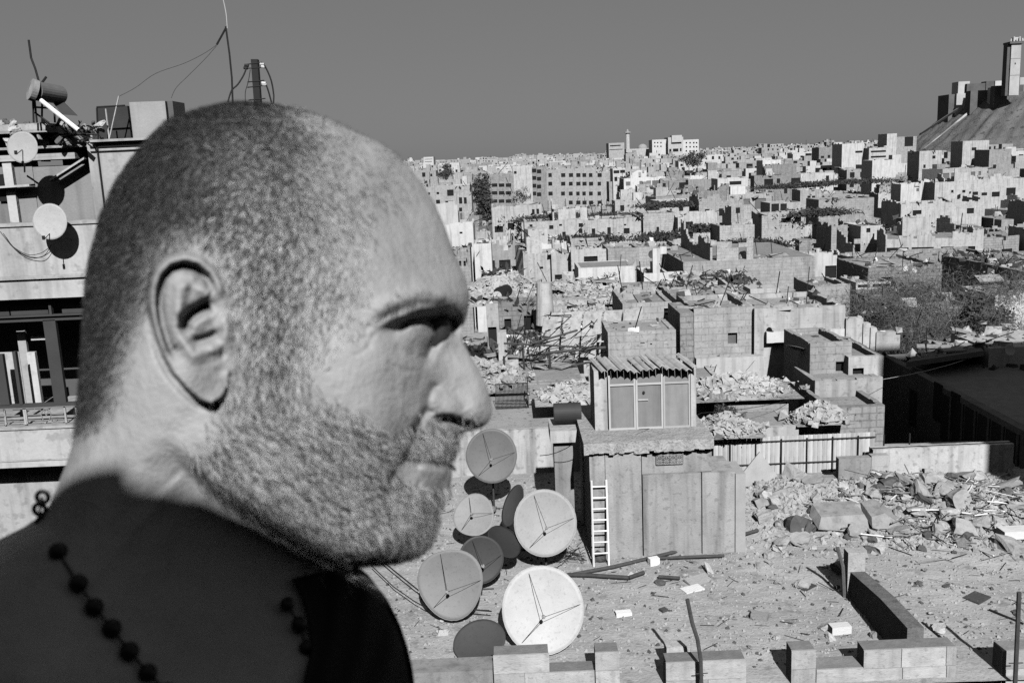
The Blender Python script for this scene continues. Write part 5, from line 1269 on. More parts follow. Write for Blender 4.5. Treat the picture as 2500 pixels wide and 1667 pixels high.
# hillocks of rubble in the middle distance: modelled heaps
def mound(cx, cy, sx, sy, h, z0, label, mat, name='rubble_heap', n=70, seed=0, rough=.35):
    u = np.linspace(-1.6, 1.6, n); U, Vv = np.meshgrid(u, u); r2 = U ** 2 + Vv ** 2
    z = h * np.exp(-r2 * 1.3) * (1 + rough * fbm(U * 4, Vv * 4, seed)) + rough * .18 * h * fbm(U * 11, Vv * 11, seed + 1) * np.exp(-r2) - .35 * h * (r2 > 2.2)
    idx = np.arange(n * n).reshape(n, n)
    o = np_mesh(name, np.stack([U * sx, Vv * sy, z], -1).reshape(-1, 3), quad(idx)[:, ::-1], mat, False); o.location = (cx, cy, z0); tag(o, label, 'rubble heap' if mat is not PLANT else 'scrub', kind='thing'); return o
RUB = surf('town_rubble', .34, .4, .8, .8, 5, spots=.5, dist=.15)
def chunks_on(name, cx, cy, sx, sy, zf, n, smin, smax, mat, seed, label):
    r = np.random.default_rng(seed); x = cx + r.normal(0, .55, n) * sx; y = cy + r.normal(0, .55, n) * sy; s = smin * (smax / smin) ** (r.random(n) ** 2)
    z = zf(x, y); b_ = np.array([(-.5, -.4, -.3), (.5, -.45, -.3), (.45, .4, -.3), (-.4, .5, -.3), (-.4, -.35, .4), (.42, .38, .4)]); f_ = np.array([(0, 1, 5), (0, 5, 4), (1, 2, 5), (2, 3, 5), (3, 4, 5), (3, 0, 4)])
    q = r.normal(0, 1, (n, 3, 3)); q, _ = np.linalg.qr(q); v = np.einsum('nij,kj->nki', q, b_) * (s * r.uniform(.6, 1.6, n))[:, None, None] * np.array([1.0, 1, .9]) + np.stack([x, y, z], -1)[:, None, :]
    o = np_mesh(name, v.reshape(-1, 3), (f_[None] + np.arange(n)[:, None, None] * 6).reshape(-1, 3), mat, False); tag(o, label, 'rubble', kind='stuff'); return o
CHM = surf('town_chunks', .36, .35, .9, .2, 6, spots=.5)
def moundpx(px, py, Y, wpx, h, label, mat=RUB, seed=0, **kw):
    h = h * .6; P_ = AT(px, py, Y); s_ = wpx * Y / F / 2; k_ = seed
    chunks_on('broken_masonry', P_.x, P_.y, s_, s_ * .8, lambda x, y: P_.z - h * .5 + h * .95 * np.exp(-1.3 * (((x - P_.x) / s_) ** 2 + ((y - P_.y) / (s_ * .8)) ** 2)), 2600, .05, .15 + Y * .0045, CHM, 100 + seed, 'broken masonry of the ' + label)
    P = AT(px, py, Y); s = wpx * Y / F / 2; return mound(P.x, P.y, s, s * .8, h, P.z - h * .5, label, mat, seed=seed, **kw)
moundpx(1230, 690, 78, 190, 2.6, 'large slope of collapsed masonry just beyond his brow', seed=1)
moundpx(1400, 700, 72, 220, 1.6, 'rubble spread in front of the white-walled shack', seed=2)
moundpx(1150, 900, 42, 180, 1.4, "pale rubble next to the bridge of his nose", seed=3)
moundpx(1420, 950, 37, 150, .5, 'flat spread of rubble behind the iron cage', seed=4)
moundpx(1800, 930, 40, 170, .8, 'rubble on the roofs beside the dark alley', seed=5)
moundpx(1770, 1030, 34, 110, .7, 'small heap of debris right of the metal shed', seed=6)
moundpx(1430, 770, 58, 200, 1.4, 'collapsed roofs above the tangle of pipes', seed=8)
moundpx(2000, 1000, 36.5, 90, .8, 'heap of stones on top of the ruined low house', seed=9)
# --- 600-740
hz(1572, 1632, 668, 84, 5, 'w', 'small bright white shack with a dark side wall in the middle of the town', [(1598,701,1603,704),(1612,700,1617,703)], yb=716)
hz(1632, 1690, 680, 85, 5, 'w', 'low white annex with two small square windows beside the bright shack', [(1633,690,1643,701),(1648,689,1659,700)])
hz(1520, 1690, 712, 70, 5, 's', 'broad low house with a bare bright roof in front of the white shack', [], par=.03)
hz(1655, 1840, 735, 56, 6, 's', 'stained low block with small niches behind the first parapet band', [(1800,740,1830,745)], par=.1)
hz(1750, 1791, 706, 66, 4, 'p', 'little kiosk with a dark doorway near the long eave', [(1770,716,1782,728)])
boxpx('eave', 1832, 1902, 706, 717, 64, 2, WHITE, 'bright projecting eave with deep shade under it, in the middle of the town', 'roof')
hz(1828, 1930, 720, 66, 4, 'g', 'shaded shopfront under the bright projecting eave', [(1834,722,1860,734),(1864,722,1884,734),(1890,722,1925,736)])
hz(1700, 1838, 700, 76, 8, 's', 'flat house with a slanted dark side wall behind the little kiosk', [], par=.03)
hz(1668, 1990, 640, 92, 16, 's', 'very wide flat-roofed hall crossed by a dark diagonal shadow', [(1680,668,1740,690)], par=.02)
hz(1835, 2050, 632, 104, 3, 'w', 'long bright white courtyard wall with a large dark arch', [(2014,648,2042,680),(1898,636,1903,642),(1960,634,1965,640)], group=None, name='courtyard_wall')
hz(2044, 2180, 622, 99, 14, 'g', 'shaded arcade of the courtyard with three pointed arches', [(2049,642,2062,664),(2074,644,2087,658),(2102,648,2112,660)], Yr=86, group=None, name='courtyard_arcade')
hz(2090, 2175, 690, 80, 4, 'p', 'low pale house with a long dark slot under its roof, below the courtyard', [(2094,694,2124,703),(2130,692,2174,702)])
hz(2120, 2300, 655, 82, 8, 'g', 'flat roof with two round white dishes and ruined supports under it', [(2150,676,2180,700),(2225,688,2255,708)])
for k, (px, py) in enumerate(((2211, 656), (2233, 660))): dish(px, py, 6, 80, 'white', ('smaller', 'bigger')[k] + ' of the two white dishes side by side on the ruined flat roof', (-.2, -1, .2), foot=False, zf=0, arms=0)
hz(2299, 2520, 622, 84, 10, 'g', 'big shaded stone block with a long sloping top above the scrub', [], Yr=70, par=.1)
hz(2080, 2190, 712, 68, 5, 'g', 'grey wall seen corner-on, left of the scrub slope', [], Yr=60)
hz(1990, 2076, 700, 66, 5, 's', 'house with a shaded gable between the eave and the courtyard wall', [(2033,742,2066,754)])
# slope covered in scrub
def bush(P, sx, sy, sz, n, label, leaf=.12, seed=0, mat=PLANT, name='bush', cat='bush', trunk=False, clumps=14, slim=(1, .45)):
    r = np.random.default_rng(seed); cen = r.normal(0, .5, (clumps, 3)); cen /= np.maximum(1, np.linalg.norm(cen, axis=1, keepdims=True)); k = r.integers(0, clumps, n)
    p = cen[k] + r.normal(0, .20, (n, 3)); p = p * np.array([sx, sy, sz]) + np.array([0, 0, sz])
    a, b = r.normal(0, 1, (n, 3)), r.normal(0, 1, (n, 3)); s = leaf * r.uniform(.4, 1.4, (n, 1))
    a = a / np.linalg.norm(a, axis=1, keepdims=True) * s * slim[0]; b = b / np.linalg.norm(b, axis=1, keepdims=True) * s * slim[1]
    vs = np.stack([p - a, p + b, p + a, p - b], 1).reshape(-1, 3); fs = np.arange(4 * n).reshape(n, 4)
    t = thing(name, P, label, cat); np_mesh('foliage', vs, fs, mat, False, t)
    mb = MB()
    for i in range(min(clumps, 12)): mb.bar((0, 0, 0), V(cen[i] * np.array([sx, sy, sz]) + np.array([0, 0, sz])), .03 * sz, 5, .01)
    mb.build('stem', WOOD, t); return t
GR = surf('scrub_grey', .11, .35, 3, 0, 30)
for k, (px, py, Y, sx, sz, lb) in enumerate(((2150,800,58,3.2,1.6,'low'),(2240,790,58,4.2,2.3,'broad'),(2330,770,60,4.2,2.6,'thick'),(2250,730,66,4.5,2.2,'pale'),(2370,830,54,3.4,1.8,'sparse'),(2170,740,64,3.0,1.6,'thin'),(2470,720,68,3.2,1.6,'ragged'))):
    P = AT(px, py, Y); bush(P - V((0, 0, sz)), sx, 2.5, sz, 7000, ('%s leafless scrub on the slope ' % lb) + ('under the stepped wall', 'in the middle of the overgrown yard', 'beside the darkest shrub', 'below the two white dishes', 'over the dark canopy roof', 'by the grey corner wall', 'under the big shaded block')[k], .15, 20 + k, GR, name='scrub_bush', slim=(1.6, .10), clumps=30)
P = AT(2410, 785, 57); bush(P - V((0, 0, 2.0)), 1.5, 1.5, 1.6, 5000, 'dark dense shrub against the plain white wall', .14, 41, PLANT, name='shrub', cat='shrub')
P = AT(1775, 1012, 35.5); bush(P - V((0, 0, .3)), .55, .5, .35, 900, 'small dark bush between the metal shed and the alley', .06, 42)
for k, (px, py) in enumerate(((1460, 693), (1490, 688), (1440, 700))): P = AT(px, py, 80); bush(P - V((0, 0, .8)), .9, .8, .7, 700, ('middle', 'tallest', 'smallest')[k] + ' of the dark bushes before the long white wall', .12, 50 + k)
# --- behind the face, x 1040-1560
hz(1060, 1155, 556, 100, 6, 'w', "tall white house with one tiny window, right beside his forehead", [(1122,566,1129,571),(1130,604,1134,606)])
hz(1060, 1147, 608, 96, 5, 's', 'stained lower house with two slit windows in front of the white house', [(1121,637,1126,650),(1132,637,1137,650)])
hz(1157, 1199, 596, 97, 5, 'w', 'bright white cube house with a sloping grey roof patch near his forehead', [])
hz(1277, 1345, 620, 93, 4, 'p', 'square pale ruin with one black window framed by a pole', [(1317,651,1326,657)])
hz(1346, 1390, 625, 92, 4, 'p', 'cracked house next to the framed square ruin', [(1355,670,1372,690)])
hz(1394, 1480, 618, 90, 6, 'p', 'roofless house with a wide black opening', [(1426,625,1459,650)])
hz(1412, 1550, 655, 84, 5, 'w', 'long low white wall house with dark bushes before it', [], par=.03)
hz(1394, 1476, 592, 110, 5, 's', 'little house with three square windows in a row', [(1404,600,1413,612),(1419,599,1427,606),(1435,600,1444,611)])
hz(1484, 1560, 608, 100, 6, 's', 'house with a round dark dish and a grey lean-to roof', [])
hz(1560, 1655, 606, 104, 6, 's', 'low house with a slim dark doorway behind the white shack', [(1628,607,1637,620)])
hz(1420, 1520, 712, 70, 4, 'p', 'roof parapet with two short openings near the ruined frame', [(1464,708,1480,713),(1484,708,1495,713)])
dish(1213, 724, 12, 62, 'white', 'small bright round dish in front of a dark drum by his brow', (.1, -1, .1), foot=False, zf=0, arms=0)
o = MB().bar((0, 0, 0), (.5, 1.2, 0), .42, 18).build('drum', BLACK, None, AT(1219, 716, 62.6)); tag(o, 'dark drum right behind the small bright round dish', 'drum')
dish(1590, 621, 9, 98, 'dark', 'dark dish on the roof of the house with the lean-to', (.4, -1, .1), foot=False, zf=0, arms=0)
dish(1697, 706, 15, 72, 'mid', 'large grey dish turned aside in the middle of the town', (-.8, -1, .3), foot=False, zf=0, arms=0)
# --- 440-600
hz(1280, 1565, 545, 138, 8, 'p', 'long stone building with a ragged row of doors and windows', [(1293,548,1300,555),(1303,568,1311,582),(1325,568,1332,582),(1341,550,1351,560),(1365,547,1372,552),(1373,566,1381,579),(1413,545,1423,555),(1413,558,1422,570),(1445,558,1453,576),(1483,555,1491,576),(1523,557,1537,571),(1523,547,1529,551)])
hz(1570, 1650, 522, 143, 7, 's', 'tall blank stone house with one narrow window beside the arch building', [(1603,554,1609,568)])
hz(1655, 1750, 532, 140, 6, 'p', 'pale building with one big dark arch', [(1669,541,1692,580),(1720,553,1735,560)])
hz(1200, 1272, 513, 150, 7, 'p', 'domed stone building with a blind arch and broken front', [(1208,552,1228,568),(1240,544,1255,562)])
hz(1258, 1322, 502, 172, 7, 'p', 'low long house with two arched windows under the tall blank wall', [(1299,511,1305,524),(1310,510,1316,523)])
hz(1752, 1826, 437, 225, 7, 'w', 'white house with a shaded open porch', [(1781,442,1810,452),(1752,458,1758,462),(1766,456,1771,462)])
hz(2130, 2188, 392, 265, 8, 'w', 'bright white house front below the ruined tower', [])
hz(2245, 2300, 370, 270, 8, 'p', 'pale house with three small windows at the foot of the hill', [(2276,380,2284,388),(2254,402,2260,411),(2278,402,2288,410)])
hz(2200, 2398, 500, 150, 8, 'p', 'long building with two awninged windows, its end wall in deep shade', [(2228,513,2250,527),(2360,508,2378,522)])
hz(2283, 2520, 446, 190, 8, 'p', 'ruined long block with a row of dark square openings', [(2322,464,2328,471),(2349,464,2357,471),(2374,468,2388,477),(2396,470,2410,478),(2421,468,2441,481),(2456,458,2480,478)])
hz(1954, 2004, 466, 200, 6, 'p', 'low ruin with a pair of dark arched windows', [(1971,478,1979,491),(1982,478,1990,491)])
hz(1862, 1907, 392, 285, 7, 'w', 'small white arcade house with five dark arches', [(1868,401,1873,409),(1876,401,1881,409),(1884,400,1889,408),(1891,400,1896,408),(1899,399,1903,407)])
hz(1999, 2134, 488, 165, 7, 's', 'long blank grey wall house below the overgrown mound', [])
hz(1880, 1954, 496, 160, 6, 's', 'house with two wide black openings next to the long blank wall', [(1883,497,1902,519),(1905,497,1921,518)])
hz(1860, 1956, 525, 140, 6, 's', 'house with a jagged black hole in its front', [(1907,532,1931,544)])
hz(2030, 2090, 556, 122, 6, 's', 'squat house with a blind patch of dark plaster', [(2069,553,2080,565)])
hz(2102, 2160, 552, 118, 6, 'p', 'pale squat house with one square window in its corner', [(2115,557,2125,568)])
hz(1757, 1842, 552, 128, 6, 's', 'house with a grassy bank before it, next to the arch building', [(1759,545,1766,552)])
hz(2351, 2415, 345, 300, 8, 'p', 'tall house at the foot of the citadel hill, its side deep in shade', [(2372,360,2384,368)])
hz(2416, 2470, 366, 250, 8, 's', 'square stone house with a plain front beneath the citadel hill', [(2424,402,2432,412)])
# four storey ruin
h4 = []
for r_, yy in enumerate((423, 444, 468, 490)):
    for x in (1339, 1370, 1389, 1407, 1422, 1438, 1459):
        if r_ == 3 and x < 1380: continue
        h4.append((x, yy - r_ * .0, x + rnd.choice((8, 9, 10)), yy + 10))
hz(1334, 1480, 415, 285, 12, 's', 'four-storey apartment ruin with rows of empty square windows', h4, group=None, name='apartment_ruin', yb=512)
hz(1252, 1298, 406, 272, 12, 'p', 'tall blank wall of an apartment block with a single high window', [(1255,418,1261,425)], group=None, name='apartment_ruin')
hb = [(1299, y, 1309, y + 10) for y in (412, 430, 449, 468)] + [(1311, y, 1321, y + 10) for y in (414, 432, 451, 470)]
hz(1298, 1334, 408, 276, 12, 'g', 'gutted stair bay of open dark floors beside the tall blank wall', hb, group=None, name='apartment_ruin')
hb = [(1150 + i * 17, y, 1163 + i * 17, y + 9) for y in (448, 467, 487) for i in range(6)]
hz(1150, 1254, 428, 232, 10, 'g', 'collapsed apartment block with sagging dark balconies behind the dark tree', hb, group=None, name='apartment_ruin')
hb = [(1045,470,1050,476),(1066,469,1072,475),(1065,488,1074,499),(1092,463,1107,479),(1088,490,1106,505),(1121,482,1128,498),(1133,482,1139,498),(1121,507,1128,517)]
hz(1030, 1150, 460, 200, 9, 's', 'damaged apartment house with scattered windows near his temple', hb, group=None, name='apartment_ruin')
hz(1496, 1527, 412, 300, 8, 'w', 'slim white house with two dark balconies right of the four-storey ruin', [(1498,416,1512,424),(1514,415,1526,423),(1500,432,1507,443),(1514,431,1521,441)])
hz(2166, 2190, 327, 330, 8, 'p', 'pale standing half of the ruined tower at the foot of the hill', [], group=None, name='ruined_tower', yb=400)
hz(2190, 2238, 335, 334, 8, 's', 'shattered half of the ruined tower with a big black hole', [(2208,330,2230,358)], group=None, name='ruined_tower', yb=400)
hz(2056, 2110, 352, 330, 10, 'w', 'white block with a dark side, left of the balcony house on the skyline', [(2088,368,2106,374)])
hz(2122, 2166, 362, 325, 10, 'p', 'house with two balcony strips beside the ruined tower', [(2126,367,2163,373),(2126,380,2163,386)])
# cypress-like dark tree
P = AT(1182, 552, 190); bush(P, 1.9, 1.9, 4.6, 5200, 'tall dark conifer standing before the collapsed apartment block', .35, 60, PLANT, 'conifer_tree', 'tree', clumps=22)
P = AT(1272, 500, 215); bush(P, 1.9, 1.9, 1.9, 900, 'bare round tree in front of the tall blank wall', .2, 61, GR, 'bare_tree', 'tree')
P = AT(1090, 440, 280); bush(P, 2.4, 2.4, 2.2, 1400, 'round dark tree among the roofs above his temple', .3, 62, PLANT, 'round_tree', 'tree')
P = AT(1690, 408, 350); bush(P, 4.5, 3, 2.6, 1600, 'broad dark tree below the white skyline building', .4, 63, PLANT, 'broad_tree', 'tree')
for k, (px, py, Y, w_, lb) in enumerate(((1350,533,148,170,'long strip of weeds on the long stone building'),(1480,530,150,150,'weeds on the roof beside the tall blank stone house'),(1610,580,132,90,'dark weeds at the foot of the blank stone house'),(1830,598,118,150,'grassy bank below the arch building'),(1780,620,108,130,'narrow weeds behind the wide flat hall'),(1640,500,170,130,'dark weeds on the ridge of collapsed houses'),(2060,445,210,240,'big overgrown mound in the town'),(1930,455,215,160,'long dark weed bank left of the overgrown mound'),(1430,585,125,170,'weeds before the long stone building'),(1700,560,134,60,'scrub before the arch'),(2000,520,140,130,'weedy strip below the long blank wall house'))):
    P = AT(px, py, Y); s = w_ * Y / F / 2; r = np.random.default_rng(k); n = 4200
    p = np.stack([r.normal(0, .5, n) * s, r.normal(0, .35, n) * s * .7, np.abs(r.normal(0, .35, n))], -1); a = r.normal(0, .15, (n, 3)); b = r.normal(0, .09, (n, 3)); b[:, 2] = np.abs(b[:, 2])
    o = np_mesh('weeds', np.stack([p - a, p + b, p + a, p - b], 1).reshape(-1, 3), np.arange(4 * n).reshape(n, 4), PLANT, False); o.location = P - V((0, 0, .3)); tag(o, lb, 'weeds', kind='stuff')
# ================================================================== skyline landmarks
def cyl(mb, c, r, h, n=16, r2=None): return mb.bar(c, V(c) + V((0, 0, h)), r, n, r2)
Yk = 900; mp = AT(1533, 372, Yk); mt = AT(1533, 316, Yk)
mn = thing('minaret', mp, 'slender round minaret with a balcony on the skyline', 'minaret'); H_ = mt.z - mp.z
mb = MB(); cyl(mb, (0, 0, -6), 2.0, H_ * .86 + 6, 14, 1.8); mb.build('shaft', PLAST, mn)
mb = MB(); cyl(mb, (0, 0, H_ * .84), 3.2, H_ * .05, 14); mb.build('balcony', STONE, mn); mb = MB(); cyl(mb, (0, 0, H_ * .89), 1.3, H_ * .11, 12, .6); mb.build('cap', STONE, mn)
dm = thing('mosque', AT(1571, 368, 890), 'domed mosque beside the minaret on the skyline', 'mosque')
MB().box((-16, 0, -14), (14, 14, 2)).build('hall', PLAST, dm)
mb = MB(); pr = []
for i in range(7):
    a = i / 6 * math.pi / 2; pr.append((4.6 * math.cos(a), 1.8 + 4.4 * math.sin(a)))
for i in range(6): mb.bar((0, 6, pr[i][1]), (0, 6, pr[i + 1][1]), pr[i][0], 18, max(.05, pr[i + 1][0]))
mb.build('dome', STONE, dm)
def sky_house(xl, xr, yt, Y, holes, label, m=WHITE, yb=392, dep=20, name='public_building'): return housepx(name, xl, xr, yt, Y, dep, m, label, holes, cat='building', yb=yb, thick=.8, par=.5)
sky_house(1592, 1632, 342, 860, [(x, y, x + 3.2, y + 3.6) for x in (1597, 1604, 1612) for y in (347, 356)], 'left wing of the big white building on the skyline')
sky_house(1631, 1668, 336, 852, [(1634,364,1639,371),(1643,363,1656,371),(1660,362,1664,370)], 'central block with a stepped top in the big white skyline building', name='public_building')
b0 = AT(1638, 331, 850); o = MB().box((0, 0, -6), (9, 8, 0)).build('roof_turret', WHITE, None, AT(1640, 331, 850)); tag(o, 'small turret on the central block of the white skyline building', 'turret')
sky_house(1668, 1706, 342, 856, [(x, y, x + 3.5, y + 4) for x in (1674, 1683, 1692, 1699) for y in (347, 357, 367)], 'right wing of the big white building with three rows of windows')
sky_house(1486, 1524, 350, 800, [(1489,354,1515,358),(1488,364,1520,367)], 'dark-balconied house left of the minaret on the skyline', PLAST)
sky_house(1034, 1058, 384, 780, [(1037,388,1055,390),(1037,394,1055,396)], 'small white balcony block on the skyline above his brow', WHITE, yb=404)
# ------------------------------------------------------------------ citadel hill
hx, hy = 342.0, 560.0
def hillz(X, Y):
    r = np.hypot((X - hx) / 1.0, (Y - hy) / 1.0); a = np.arctan2(Y - hy, X - hx)
    top, foot = 66.0, 112.0
    t = np.clip((foot - r) / (foot - top), 0, 1); h = 39 * t
    gul = (np.sin(a * 46 + 2.0 * np.sin(a * 9)) + .6 * np.sin(a * 83 + 1.0)) * .5 * np.sin(np.pi * np.clip(t, 0, 1)) + .5 * np.sin(X * .31 + 2 * np.sin(Y * .2)) * np.sin(Y * .27 + X * .1)
    return -3 + h + gul
n_a, n_r = 420, 60
aa = np.linspace(0, 2 * np.pi, n_a); rr2 = np.concatenate([[0, 30], np.linspace(60, 116, n_r - 2)])
A2, R2 = np.meshgrid(aa, rr2); HXX, HYY = hx + R2 * np.cos(A2), hy + R2 * np.sin(A2)
HZZ = hillz(HXX, HYY) + .25 * np.sin(HXX * .9) * np.sin(HYY * .8)
HILLM = surf('hill_grass', .15, .45, .09, .6, 1.6, spots=.5, dist=.6)
ho = np_mesh('citadel_hill', np.stack([HXX, HYY, HZZ], -1).reshape(-1, 3), quad(np.arange(A2.size).reshape(A2.shape)), HILLM, True); tag(ho, kind='structure')
def ontop(px, py, Y): return AT(px, py, Y)
def hitY(px, py):
    r = ray(px, py)
    for k in range(430, 600):
        P = CAM + r * (k / r.y)
        if P.z < float(hillz(np.array(P.x), np.array(P.y))): return k
    return 556
def cit(xl, xr, yt, yb, Y, dep, mat, label, cat='wall', name='citadel_wall', yaw=0):
    Y = hitY((xl + xr) / 2, yb + 4) + (Y - YC) * .6
    return boxpx(name, xl, xr, yt, yb + 24, Y, dep, mat, label, cat, yaw=yaw)
CW, CSHADE = surf('citadel_stone', .40, .25, .12, .4, 2), surf('citadel_shade_tone', .10, .4, .15, .4, 2)  # second stone is a darkened copy that paints shade on the ramparts
# strips of pale paving and gullies down the slope
def strip(p, q, w0, w1, mat, label, name='glacis_strip'):
    """a strip lying on the hill between two photo points"""
    def hit(px, py):
        r = ray(px, py); lo = None
        for k in range(400, 560):
            P = CAM + r * (k / r.y)
            if P.z < float(hillz(np.array(P.x), np.array(P.y))) + .3: return P
        return CAM + r * (500 / r.y)
    pts = [hit(p[0] + (q[0] - p[0]) * u, p[1] + (q[1] - p[1]) * u) for u in np.linspace(0, 1, 9)]
    mb = MB(); vs = []; 
    for i, P in enumerate(pts):
        w_ = w0 + (w1 - w0) * i / 8; P = P + V((0, -1.0, .6)); vs += [P + V((-w_, 0, -w_ * .35)), P + V((w_, 0, w_ * .35))]
    c = vs[0].copy(); vs = [v - c for v in vs]; bt = [v + V((0, 1.5, -1.5)) for v in vs]
    fs = [(2 * i, 2 * i + 2, 2 * i + 3, 2 * i + 1) for i in range(8)]; m = len(vs)
    fs += [tuple(m + j for j in f)[::-1] for f in fs] + [(2 * i, m + 2 * i, m + 2 * i + 2, 2 * i + 2) for i in range(8)] + [(2 * i + 1, 2 * i + 3, m + 2 * i + 3, m + 2 * i + 1) for i in range(8)]
    o = mb.add(vs + bt, fs).build(name, mat, None, c); tag(o, label, 'path'); return o
strip((2412, 238), (2255, 365), 2.4, .5, CW, 'pale stone strip running down the citadel slope')
strip((2335, 268), (2245, 328), .8, .4, CSHADE, 'dark gully edge on the far shoulder of the citadel slope')
YC = 505
cit(2317, 2336, 231, 282, YC, 14, CSHADE, 'dark corner tower at the near end of the citadel wall', 'tower', 'citadel_tower')
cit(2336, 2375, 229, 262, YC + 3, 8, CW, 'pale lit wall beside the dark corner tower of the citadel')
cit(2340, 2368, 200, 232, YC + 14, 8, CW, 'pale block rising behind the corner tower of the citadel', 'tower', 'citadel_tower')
cit(2361, 2406, 205, 226, YC + 10, 6, CSHADE, 'dark battlement stretch above the pale lit wall')
cit(2370, 2412, 222, 256, YC + 1, 6, CSHADE, 'dark lower rampart sloping up the hill')
cit(2408, 2428, 199, 213, YC + 12, 6, CSHADE, 'dark gatehouse block on the citadel rim', 'tower', 'citadel_tower')
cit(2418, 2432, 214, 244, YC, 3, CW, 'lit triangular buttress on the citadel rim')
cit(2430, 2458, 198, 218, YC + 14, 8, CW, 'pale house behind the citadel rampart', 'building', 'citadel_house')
cit(2428, 2500, 210, 240, YC + 1, 4, CSHADE, 'dark rampart below the tall citadel minaret')
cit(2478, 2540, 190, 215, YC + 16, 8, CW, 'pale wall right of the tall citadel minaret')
cit(2462, 2491, 184, 232, YC + 3, 5, CSHADE, 'broken dark bastion in front of the minaret foot', 'tower', 'citadel_tower')
tw = thing('citadel_minaret', AT(2464, 215, 520), 'tall square pale minaret on top of the citadel hill', 'minaret', None, .0)
h_ = AT(2464, 108, 520).z - tw.location.z; wd_ = 23 * 520 / F
MB().box((0, 0, -4), (wd_, wd_, h_)).build('shaft', CW, tw); MB().box((-1.6, 1.0, -4), (-.02, wd_, h_)).build('shaded_flank', CSHADE, tw)  # dark box on the left paints the shaded side of the shaft
for z in (.28, .66): MB().box((-.1, -.12, h_ * z), (wd_ + .1, -.01, h_ * z + .3)).build('band', CONC, tw)
MB().box((wd_ * .42, -.1, h_ * .53), (wd_ * .52, -.02, h_ * .57)).build('window', DARKS, tw)
MB().box((-1.4, -1, h_ + .01), (wd_ + 1, wd_ + 1, h_ + 1.1)).build('balcony', CSHADE, tw); MB().box((1.6, 1, h_ + 1.12), (wd_ - 1, wd_ - 1, h_ + 3.4)).build('lantern', CW, tw)
for k in range(5): MB().bar((-.8 + k * 1.6, -.6, h_ + 1.1), (-.2 + k * 1.5, .2, h_ + 2.6 + (k % 2)), .35, 5).build('battlement', CW, tw)

# ------------------------------------------------------------------ the town, row on row of flat-roofed houses
LAND = [(1182, 500, 'the dark conifer'), (1410, 460, 'the four-storey ruin'), (1425, 560, 'the long stone building'), (1700, 560, 'the arch building'), (1533, 340, 'the skyline minaret'), (1650, 355, 'the white skyline building'), (1790, 450, 'the white porch house'), (1885, 400, 'the white arcade house'), (2060, 440, 'the overgrown mound'), (2066, 505, 'the long blank wall'), (2160, 410, 'the bright white front'), (2200, 360, 'the ruined tower'), (2300, 520, 'the awninged building'), (2400, 460, 'the ruined long block'), (2270, 390, 'the three-window house'), (2420, 380, 'the citadel foot'), (1610, 690, 'the white shack'), (1940, 640, 'the courtyard wall'), (1100, 560, 'the tall white house'), (1045, 390, 'the balcony block'), (1310, 650, 'the framed ruin'), (2200, 650, 'the two round dishes'), (1600, 545, 'the tall blank house')]
tones = [('w', 'white'), ('p', 'pale'), ('p', 'light'), ('s', 'stone'), ('s', 'dusty'), ('g', 'grey'), ('c', 'dull')]
used = set()
sizes = ['tiny', 'small', 'squat', 'middling', 'broad', 'long', 'very long']
ADJ = ['cracked', 'weathered', 'plain', 'patched', 'boxy', 'battered', 'flat-topped', 'crumbling', 'bare', 'scarred', 'streaked', 'pitted', 'blocky', 'worn']
def label_for(px, py, tone, nwin, wpx, extra):
    d = sorted(LAND, key=lambda q: math.hypot(px - q[0], (py - q[1]) * 2))
    for q in d[:6]:
        dy, dx = py - q[1], px - q[0]
        rel = ('well above', 'just above')[abs(dy) < 22] if dy < -9 and abs(dy) * 2 > abs(dx) * .5 else ('well below', 'just below')[abs(dy) < 22] if dy > 9 and abs(dy) * 2 > abs(dx) * .5 else ('west of' if dx < 0 else 'east of')
        sz = sizes[min(6, int(wpx / 22))]
        wn = ['windowless', 'one-windowed', 'two-windowed', 'three-windowed', 'four-windowed', 'five-windowed', 'many-windowed'][min(6, nwin)]
        for a_ in [''] + ADJ:
            s = ' '.join(f'{sz} {a_} {tone} {wn} house {extra} {rel} {q[2]}'.split())
            if s not in used: used.add(s); return s
    return s + ' again'
rc = random.Random(77)
ROWS = []; Yr_ = 112.0
while Yr_ < 300: ROWS.append(Yr_); Yr_ *= 1.058
occ = []                    # what the hand-placed houses already fill (photo boxes)
keep = [(1280,1565,535,585),(1570,1652,520,590),(1655,1750,528,590),(1200,1272,510,575),(1334,1497,410,512),(1252,1334,404,495),(1150,1254,425,500),(1030,1150,455,520),(1752,1826,434,470),(2130,2188,390,425),(2245,2300,367,412),(2200,2398,498,550),(2283,2520,443,494),(1954,2004,463,492),(1999,2134,486,526),(1880,1954,494,524),(1860,1956,523,553),(2030,2090,553,600),(2102,2160,550,600),(1757,1842,550,590),(2351,2415,343,400),(1862,1907,390,413),(1990,2150,425,470)]
small = []; nh_ = 0; dishes_done = 0
